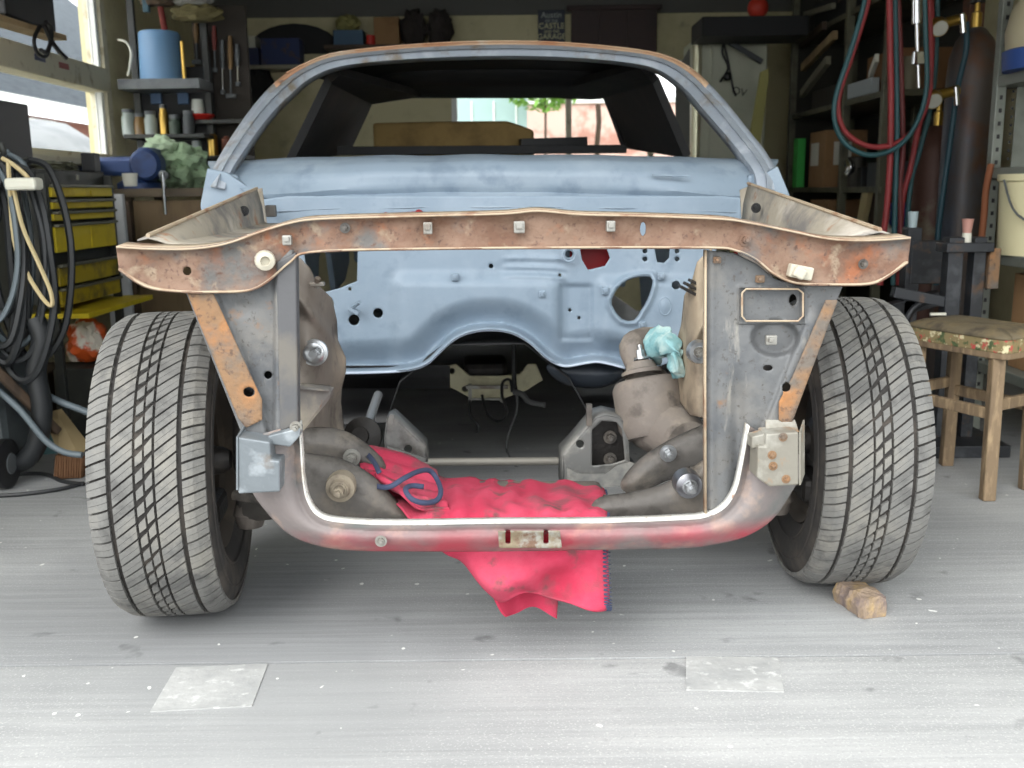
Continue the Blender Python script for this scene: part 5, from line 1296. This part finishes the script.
# garden behind
gw = mat('pale_garden_wall', srgb(204,172,160), .8, layers=[(srgb(170,126,112), 2.2, .5, .62)])
gp = [box('wall_panel', (.4,15,1.0), (6,.2,2.2), gw, bev=0), box('coping', (.4,15,2.13), (6.1,.3,.08), white_frame)]
group('garden_wall', 'pale brick garden wall outside the back window', 'wall', gp)
gdoor = [box('door_leaf', (-.35,13.9,1.0), (1.2,.06,2.2), mat('pale_blue_door', srgb(150,176,174), .6), bev=0)]+[box('batten', (-.8+.3*k,13.86,1.0), (.02,.03,2.1), white_frame) for k in range(4)]
group('shed_door', 'pale blue shed door outside the back window', 'door', gdoor)
leafm = mat('leaf_green', srgb(120,168,70), .6); lr = random.Random(11)
def shrub(x, y, z0, rx, rz, n, lab, name='shrub'):
    bm = BM()
    for k in range(n):
        u = lr.uniform(-1,1); a = lr.uniform(0,2*PI); r = lr.random()**.4
        c = Vector((x+rx*r*math.cos(a)*math.sqrt(1-u*u), y+rx*.7*r*math.sin(a)*math.sqrt(1-u*u), z0+rz*(1+r*u)))
        d = Vector((lr.uniform(-1,1),lr.uniform(-1,1),lr.uniform(-.6,.6))).normalized()*.07; s = d.cross(Vector((lr.uniform(-1,1),lr.uniform(-1,1),1))).normalized()*.03
        bm.faces.new([bm.verts.new(c-d), bm.verts.new(c+s), bm.verts.new(c+d), bm.verts.new(c-s)])
    fo = obj('foliage', bm, leafm); fo['kind'] = 'stuff'
    st = tube('stem', [(x,y,-.09),(x+.03,y,z0+rz)], [.03,.012], dark_wood, None, 6)
    return group(name, lab, 'shrub', [fo, st])
shrub(1.05,11.5,.0,.45,.55,1100,'leafy green shrub outside the right half of the back window')
shrub(.45,13.2,1.86,.6,.42,1300,'small green tree outside the middle of the back window','garden_tree')
solo(tube('thin_trunk', [P(598,104,8.5),P(599,122,8.5),P(597,145,8.5),Vector((P(597,145,8.5).x+.02,8.5,-.09))], .022, dark_wood, None, 8), 'thin bare trunk just outside the back window', 'trunk')
# ---------------------------------------------------------------- right side: long rack, hoses, cylinders, grey shelving, black steelwork
XR0 = 1.80                                                              # front face of the long rack on the right wall
rk = mat('olive_rack_steel', srgb(104,102,84), .5, .3, layers=[(srgb(74,72,60), 8, .5, .66)])
ya, yb_ = 4.94, 6.65
def R(px, py): return PX(px, py, XR0)
z1, z2 = R(830,104).z, R(845,187).z
rp = []
for y in (4.97, 5.55, 6.6):
    rp.append(box('upright', (XR0+.02,y,1.05), (.04,.04,2.1), rk)); rp.append(box('upright', (XR0+.40,y,1.05), (.04,.04,2.1), rk))
for z in (z1, z2, 1.78, .45): rp.append(box('shelf', (XR0+.21,(ya+yb_)/2,z-.015), (.40,yb_-ya,.03), rk))
rp.append(box('back_panel', (XR0+.425,(ya+yb_)/2,1.05), (.01,yb_-ya,2.1), mat('dark_rack_back', srgb(50,48,42), .8)))
rp.append(box('end_panel', (XR0+.22,6.635,1.05), (.42,.012,2.1), mat('dark_rack_back', srgb(50,48,42), .8)))
group('long_rack', 'long olive steel rack along the right wall', 'rack', rp)
def on(y, z, c, s, m, name, lab, cat, dx=.0, rz=0):
    return solo(box(name, (XR0+.02+s[0]/2+dx, y, z+s[2]/2), s, m, rz=rz, bev=.003), lab, cat)
yy = R(798,140).y
on(R(796,140).y, z2, 0, (.05,.09,.30), mat('bright_green_box', srgb(60,170,72), .5), 'green_box', 'narrow bright green box on the lower rack shelf', 'box', -.02)
cb = box('carton', (XR0+.13, R(815,140).y-.02, z2+.16), (.24,.30,.32), card_m); lb_ = box('label_sheet', (XR0+.008, R(813,140).y-.02, z2+.19), (.004,.14,.13), paper, bev=0)
fr_ = box('label_sheet', (XR0+.13-.02, R(815,140).y-.172, z2+.19), (.10,.004,.13), paper, bev=0)
group('cardboard_box', 'brown cardboard box with a white label beside the green box', 'box', [cb, lb_, fr_])
on(5.15, z2, 0, (.16,.16,.12), darkgrey, 'motor_block', 'dark grey motor block right of the labelled cardboard box', 'motor', .02)
lam = [lathe('reflector', [(0,0),(.03,0),(.05,.03),(.048,.034),(0,.01)], chrome, None, 20, (XR0-.0,5.32,z2+.10), (0,-PI/2,0)), box('body', (XR0+.10,5.32,z2+.05), (.14,.08,.10), blackp)]
group('work_lamp', 'small chrome work lamp on the lower rack shelf', 'lamp', lam)
zb_ = .45
on(5.95, zb_, 0, (.26,.34,.34), card_m, 'cardboard_box', 'tall brown cardboard box under the lower rack shelf', 'box', .0)
on(6.35, zb_, 0, (.22,.16,.20), mat('olive_yellow_box', srgb(146,140,56), .6), 'olive_box', 'olive yellow box left of the tall cardboard box', 'box', .0)
on(5.10, zb_, 0, (.12,.24,.33), mat('royal_blue_box', srgb(42,62,140), .5), 'blue_box', 'royal blue box under the lower rack shelf', 'box', .12)
on(5.29, zb_, 0, (.12,.10,.38), dark_wood, 'brown_box', 'brown box left of the royal blue box', 'box', .05)
solo(bar('wood_offcut', (XR0+.02,5.30,zb_), (XR0+.03,5.17,zb_+.40), .03,.07, mat('pale_offcut', srgb(184,166,120), .7)), 'pale wood offcut leaning in front of the royal blue box', 'wood')
bq = (XR0-.02+.09,5.02,zb_)
bt_ = [lathe('bottle', [(0,0),(.052,0),(.056,.02),(.056,.16),(.045,.20),(.02,.23),(.018,.25),(0,.25)], paper, None, 20, bq), lathe('cap', [(0,.25),(.022,.25),(.020,.30),(.008,.31),(0,.31)], mat('clear_grey_cap', srgb(160,166,160), .4), None, 16, bq)]
lb2 = lathe('bottle_label', [(.0565,.05),(.0565,.10)], mat('green_label', srgb(110,140,100), .7), bt_[0], 20, bq)
group('white_bottle', 'white round bottle with pale cap by the red hose', 'bottle', bt_)
# upper shelf
on(5.22, z1, 0, (.30,.42,.20), mat('brown_carton_dark', srgb(122,88,56), .8), 'brown_carton', 'wide brown carton on the upper rack shelf', 'carton', .06)
on(5.30, z1, 0, (.04,.36,.075), mat('pale_blue_sheet', srgb(166,172,172), .7), 'paper_stack', 'pale stack of sheets in front of the brown carton', 'paper', -.02)
solo(bar('white_strip', (XR0+.02,5.2,z1+.09), (XR0-.03,4.98,z1+.15), .02,.04, paper), 'white strip slanting out of the upper rack shelf', 'strip')
for k,(y0_,y1_,za,zb2,m,lab) in enumerate(((6.5,5.7,z1+.28,z1+.36,pale_wood,'long pale lath high on the upper rack shelf'),(6.5,5.8,z1+.12,z1+.24,mat('grey_lath', srgb(126,122,104), .7),'grey lath below the pale lath on the upper rack shelf'),(6.55,5.9,z1+.42,z1+.44,dark_wood,'dark batten topmost on the upper rack shelf'))):
    solo(bar('lath', (XR0+.05,y0_,za), (XR0-.01,y1_,zb2), .03,.045, m), lab, 'lath')
on(6.1, z1, 0, (.30,.50,.12), mat('grimy_dark_box', srgb(58,54,46), .8), 'grimy_box', 'grimy dark box carrying the laths on the upper rack shelf', 'box', .05)
# welding hoses: red and green loops hanging from a high hook rail
hz_red = mat('red_hose_rubber', srgb(150,52,54), .55, layers=[(srgb(124,46,46), 6, .5, .66)]); hz_green = mat('green_hose_rubber', srgb(44,84,88), .5)
hz_dark = mat('maroon_hose_rubber', srgb(112,46,46), .5)
YH = 4.1
rail = [box('rail', (P(900,-30,YH).x, YH, P(900,-30,YH).z), (.60,.03,.04), chest_m)]+[tube('rail_hook', [P(x,-30,YH),P(x,-18,YH-.05),P(x+2,-28,YH-.08)], .006, chest_m, None, 6, 3) for x in (876,896,912,930)]+[box('rail_strut', (P(860,-30,YH).x, YH, (P(900,-30,YH).z+HC)/2), (.03,.03,HC-P(900,-30,YH).z), chest_m), box('rail_strut', (P(940,-30,YH).x, YH, (P(900,-30,YH).z+HC)/2), (.03,.03,HC-P(900,-30,YH).z), chest_m)]
group('hose_rail', 'steel hook rail under the ceiling carrying the red and green hoses', 'rail', rail)
def hose(pts, r, m, lab, y=YH-.06, dy=None):
    r *= .86; P_ = [P(p[0],p[1], p[2] if len(p) > 2 else y) for p in pts]
    return solo(tube('welding_hose', P_, r, m, None, 8, 6), lab, 'hose')
hose([(874,-30),(866,10),(852,55),(841,88),(838,110),(844,130),(860,143),(880,147),(900,141),(918,124),(929,95),(931,60),(930,20),(929,-30)], .0125, hz_red, 'red hose hanging in the widest loop at the right')
hose([(870,-30,4.0),(862,12,4.0),(849,56,4.0),(838,88,4.0),(834,110,4.0),(837,130,4.0),(848,146,4.0),(868,155,4.0),(890,151,4.0),(908,137,4.0),(922,110,4.0),(927,80,4.0),(926,40,4.0),(924,-30,4.0)], .0115, hz_green, 'green hose hanging in the widest loop just below the red loop')
hose([(889,-30),(890,40),(891,100),(890,160),(887,205),(883,240),(880,285)], .015, hz_red, 'straight red hose hanging left of the green one')
hose([(894,-30,4.06),(896,50,4.06),(897,120,4.06),(896,170,4.06),(894,240,4.06),(893,285,4.06)], .013, hz_green, 'straight dark green hose right of the straight red hose')
hose([(897,-30,4.12),(900,40,4.12),(902,100,4.12),(903,150,4.12),(900,190,4.12),(902,280,4.12)], .013, hz_dark, 'maroon hose hanging behind the straight hoses')
hose([(929,-30,4.16),(932,40,4.16),(928,90,4.16),(918,130,4.16),(910,170,4.16),(902,205,4.16),(898,285,4.16)], .014, hz_red, 'red hose crossing down to the left in front of the cylinders')
hose([(938,-30,4.2),(936,60,4.2),(930,110,4.2),(920,150,4.2),(910,190,4.2),(903,285,4.2)], .012, hz_green, 'green hose running down beside the crossing red hose')
hose([(966,22,4.16),(966,50,4.16),(957,90,4.16),(952,130,4.16),(945,180,4.16),(938,235,4.16),(936,285,4.16)], .014, mat('teal_hose_rubber', srgb(36,72,84), .5), 'teal hose hanging from the brass regulator in front of the tall cylinder')
# gas cylinders
cyl_m = mat('rusty_dark_cylinder', srgb(92,84,80), .45, .3, layers=[(srgb(104,74,58), 6, .5, .66), (srgb(92,98,110), 4, .52, .66, (1,1,.3))])
def cylinder(x, y, r, zt, m, name, lab):
    b = lathe('body', [(0,0),(r,0),(r,zt-.22),(r*.93,zt-.12),(r*.72,zt-.05),(r*.42,zt-.01),(r*.30,zt),(0,zt)], m, None, 32, (x,y,0))
    n = lathe('valve', [(0,zt),(.022,zt),(.022,zt+.06),(.012,zt+.065),(.012,zt+.10),(0,zt+.10)], brass, None, 14, (x,y,0))
    h = lathe('valve_wheel', [(0,zt+.10),(.03,zt+.10),(.03,zt+.112),(0,zt+.115)], chest_m, n, 14, (x,y,0))
    return b, n
YC = 4.42
xc1 = P(967,150,YC).x; zt1 = P(967,28,YC).z
b1, n1 = cylinder(xc1, YC, .105, zt1, cyl_m, '', '')
group('gas_cylinder', 'tall rusty dark gas cylinder beside the grey shelving', 'gas cylinder', [b1, n1], 'gas cylinders at the right', (xc1,YC,0))
xc2 = P(934,190,4.68).x; zt2 = P(930,126,4.7).z
mar = mat('maroon_cylinder', srgb(92,62,52), .5, .2, layers=[(srgb(120,110,88), 5, .54, .66)])
b2, n2 = cylinder(xc2, 4.68, .105, zt2, mar, '', '')
group('gas_cylinder', 'shorter maroon gas cylinder left of the tall one', 'gas cylinder', [b2, n2], 'gas cylinders at the right', (xc2,4.68,0))
chn = box('wall_bracket', (2.22,YC,1.3), (.06,.30,.04), chest_m); 
solo(chn, 'steel bracket on the right wall holding the tall cylinder', 'bracket')
# brass regulators hung on the hoses
for k,(x,y,lab) in enumerate(((944,26,'brass pressure regulator at the top beside the tall cylinder'),(938,98,'brass pressure regulator below the upper one'))):
    p = P(x,y,4.15)
    g = [lathe('gauge', [(0,0),(.035,0),(.038,.01),(.036,.03),(0,.032)], brass, None, 20, p+Vector((-.035,-.02,0)), (PI/2+.5,0,0)), tube('body', [p+Vector((-.05,0,0)), p+Vector((.08,0,.03))], .02, brass, None, 12), lathe('dial', [(0,.033),(.03,.033),(.03,.035),(0,.035)], paper, None, 18, p+Vector((-.035,-.02,0)), (PI/2+.5,0,0)), tube('chrome_stem', [p+Vector((.06,-.02,.04)), p+Vector((.07,-.02,-.03))], .012, chrome, None, 10)]
    group('regulator', lab, 'regulator', g, 'brass regulators')
tp = [tube('barrel', [P(917,-10,4.15),P(917,24,4.15)], .022, chrome, None, 12), tube('lance', [P(917,24,4.15),P(918,62,4.15),P(919,88,4.15)], .009, chrome, None, 8), box('trigger', P(919,58,4.13), (.05,.02,.05), chrome)]
group('welding_torch', 'chrome welding torch hanging between the hoses', 'torch', tp)
pole = solo(box('rust_post', (P(985,10,4.55).x,4.66,1.12), (.07,.07,2.24), mat('rusty_post', srgb(112,72,52), .7, layers=[(srgb(84,62,50), 8, .5, .66)])), 'rusty square post behind the tall gas cylinder', 'post')
# grey perforated shelving at the right edge
XS = 1.655; ys0, ys1 = 2.85, 3.51
gs = mat('grey_shelving', srgb(124,128,120), .5, .2, layers=[(srgb(100,102,94), 6, .5, .68)])
def Q(px, py): return PX(px, py, XS)
zA, zB, zC = P(990,76,ys1-.02).z, P(990,168,ys1-.02).z, P(988,252,ys1-.02).z
sp_ = []
for (x,y) in ((XS+.015,ys0),(XS+.015,ys1),(2.16,ys0),(2.16,ys1)):
    u_ = box('upright', (x,y,.98), (.035,.035,1.96), gs)
    if x < 2 :
        bm = BM()
        for k in range(44): bm_box(bm, (x, y-.0178, .08+k*.043), (.010,.002,.014))
        o = obj('slot_holes', bm, blackp, u_); o['kind'] = 'stuff'
    sp_.append(u_)
ep = sheet_end = box('end_panel', ((XS+2.16)/2,ys1-.005,(zA+zC)/2), (.36,.004,zA-zC-.02), gs, bev=0)
bm = BM()
for k in range(10): bm_box(bm, (XS+.06, ys1-.008, zB+.03+k*.028), (.008,.002,.009))
o = obj('slot_holes', bm, blackp, ep); o['kind'] = 'stuff'; sp_.append(ep)
for z in (zA, zB, zC, .25, 1.75): sp_.append(box('shelf', ((XS+2.18)/2,(ys0+ys1)/2,z-.018), (2.18-XS,ys1-ys0+.03,.036), gs))
group('grey_shelving', 'grey slotted steel shelving at the right edge', 'shelving', sp_)
pb = P(1030,205,3.42); br_ = .135
bx0 = XS-.03+br_
cr = mat('cream_bucket', srgb(206,198,160), .5)
zb1 = zC; zb2 = P(1010,174,3.34).z
bk_ = [lathe('pail', [(0,.0),(br_*.92,.0),(br_*.98,(zb2-zb1)*.9),(br_*1.04,(zb2-zb1)*.92),(br_*1.04,zb2-zb1),(br_*.97,zb2-zb1),(br_*.88,.02),(0,.02)], cr, None, 36, (bx0,3.34,zb1)),
       tube('wire_handle', [(bx0-br_*1.05,3.32,zb2-.02),(bx0-br_*.95,3.24,zb2-.13),(bx0-.02,3.19,zb2-.17),(bx0+br_*.95,3.24,zb2-.13),(bx0+br_*1.05,3.32,zb2-.02)], .004, steelgrey, None, 6, 5), tube('grip', [(bx0-.05,3.188,zb2-.168),(bx0+.04,3.188,zb2-.168)], .008, cr, None, 8)]
group('cream_bucket', 'cream bucket with wire handle on the grey shelving', 'bucket', bk_)
hm = mat('cream_helmet', srgb(176,166,138), .5); xb = XS+.09
hl = [lathe('shell', [(.16,0),(.165,.06),(.15,.13),(.11,.19),(.05,.225),(0,.235)], hm, None, 32, (xb+.02,3.32,zA+.06)), lathe('blue_base', [(0,0),(.165,0),(.17,.06),(.16,.065),(0,.065)], mat('helmet_blue', srgb(44,72,132), .5), None, 32, (xb+.02,3.32,zA)), box('dark_slot', (xb-.065,3.185,zA+.13), (.07,.012,.016), blackp, rz=.5)]
group('round_tub', 'cream domed tub with blue base on the top grey shelf', 'tub', hl)
rc = solo(tube('rusty_chain', [P(x,y,3.485) for x,y in ((991,164),(986,190),(984,215),(981,245))], .012, mat('rusty_brown_chain', srgb(122,72,44), .8), None, 8, 5), 'rusty brown cord hanging left of the cream bucket', 'cord')
solo(box('cardboard_box', (XS+.21, 3.24, .25+.16), (.30,.30,.32), card_m, rz=.0), 'plain cardboard box on the bottom grey shelf behind the stool', 'box')
solo(blob((XS+.06,2.96,.25), (.04,.05,.05), paper, 'white_bag', 3, .3), 'white bag on the bottom grey shelf beside the cardboard box', 'bag')
# black steel frame with clamps behind the stool
YK = 3.25
bs = mat('black_steelwork', srgb(46,48,52), .45, .4, layers=[(srgb(74,76,80), 9, .5, .66), (srgb(88,66,50), 14, .58, .7)])
k0, k1 = P(944,250,YK), P(985,250,YK)
kp = [box('channel', (P(951,280,YK).x,YK,.35), (.05,.05,.70), bs), box('channel', (P(975,280,YK).x,YK,.35), (.04,.05,.70), bs), box('top_plate', ((k0.x+k1.x)/2,YK,P(960,247,YK).z), (k1.x-k0.x+.02,.09,.03), bs), box('foot', ((k0.x+k1.x)/2,YK,.02), (.26,.30,.04), bs), box('rusty_jaw', (P(990,270,YK).x,YK,P(990,268,YK).z), (.035,.06,.13), rust_orange), box('side_arm', (P(925,300,YK).x,YK,P(925,298,YK).z), (.22,.04,.035), bs, ry=.2)]
group('press_frame', 'black steel press frame standing behind the wooden stool', 'press', kp)
k2 = P(918,270,3.56)
kp = [box('channel', (k2.x-.03,3.56,.36), (.05,.06,.72), bs), box('bracket', (k2.x+.03,3.56,P(920,262,3.56).z), (.14,.07,.15), bs), box('bracket', (k2.x-.02,3.56,P(905,305,3.56).z), (.22,.06,.05), bs, ry=-.25), box('foot', (k2.x,3.56,.02), (.20,.20,.04), bs), tube('curved_rod', [P(903,330,3.53),P(912,310,3.53),P(930,300,3.53),P(948,305,3.53)], .012, bs, None, 8, 4)]
group('axle_stand', 'black steel stand with brackets left of the press frame', 'stand', kp)
q = P(966,246,YK); zt3 = P(960,247,YK).z+.015
gl = [lathe('tube_cap', [(0,0),(.015,0),(.014,.03),(0,.03)], paper, None, 14, (q.x,YK,zt3)), lathe('tube_body', [(.013,.03),(.018,.07),(.020,.075),(0,.076)], mat('pink_tube', srgb(176,130,118), .6), None, 14, (q.x,YK,zt3))]
group('glue_tube', 'pink and white tube standing on the press frame', 'tube', gl)
q = P(918,240,3.4); solo(lathe('plastic_cup', [(0,0),(.014,0),(.018,.055),(.016,.055),(.012,.004),(0,.004)], mat('pale_blue_cup', srgb(160,176,180), .5), None, 16, (k2.x-.03,3.56,.72)), 'pale plastic cup on top of the black stand', 'cup')
solo(box('bright_tag', P(938,314,3.2), (.05,.01,.008), paper, bev=.001), 'thin white strip lying on the steelwork behind the stool', 'strip')
bmx = [PZ(1000,440,0)]

# repair patches let into the floor by the door
pm = mat('smooth_cement_patch', srgb(164,164,162), .8, layers=[(srgb(142,143,142), 7, .42, .64), (srgb(184,184,182), 40, .56, .66)], bump=.2)
for pts in (((686,657),(778,658),(784,692),(686,690)), ((176,668),(268,664),(252,706),(150,712))):
    o = prism('repair_patch', [PZ(x,y,-.0035 if y > 664 else .0015) if 0 else Vector((PZ(x,y,0).x,PZ(x,y,0).y,-.004)) for x,y in pts], (0,0,.0052), pm, bpy.data.objects['floor'])

rc_ = random.Random(21)
tinm = [mat('dark_tin_a', srgb(70,66,58), .5, .3), mat('dark_tin_b', srgb(92,60,44), .6), mat('dark_tin_c', srgb(60,74,80), .5), mat('dark_tin_d', srgb(120,112,90), .6)]
for k,(y,z,h,r,lab) in enumerate(((5.68,z2,.16,.05,'grey-brown tin just left of the rack post on the lower shelf'),(6.05,z2,.0,.0,''),(5.66,.45,.24,.07,'rust brown drum under the lower rack shelf'),(4.99,z1,.15,.045,'slate tin nearest on the upper rack shelf'),(5.5,1.78+.0,.2,.06,'tan tin on the topmost rack shelf'))):
    if h: solo(lathe('paint_tin', [(0,0),(r,0),(r,h),(r*.94,h+.004),(r*.9,h-.006),(0,h-.006)], tinm[k % 4], None, 20, (XR0+.12+r*.4,y,z)), lab, 'tin')

for k,(y0_,y1_,za,zb2,x_,m,lab) in enumerate(((6.4,5.75,z1+.58,z1+.52,.02,mat('grey_lath', srgb(126,122,104)),'grey lath fourth up on the upper rack shelf'),(6.3,5.62,z1+.50,z1+.62,.09,dark_wood,'brown stick crossing the laths on the upper rack shelf'))):
    solo(bar('lath', (XR0+x_,y0_,za), (XR0+x_-.03,y1_,zb2), .025,.03, m), lab, 'lath')
on(6.05, 1.78, 0, (.30,.60,.16), mat('dusty_black_case', srgb(40,40,42), .8), 'black_case', 'dusty black case on the topmost rack shelf', 'case', .04)
on(6.15, z2, 0, (.28,.22,.14), mat('dark_brown_box', srgb(72,54,42), .8), 'dark_box', 'dark brown box behind the narrow green box', 'box', .10)
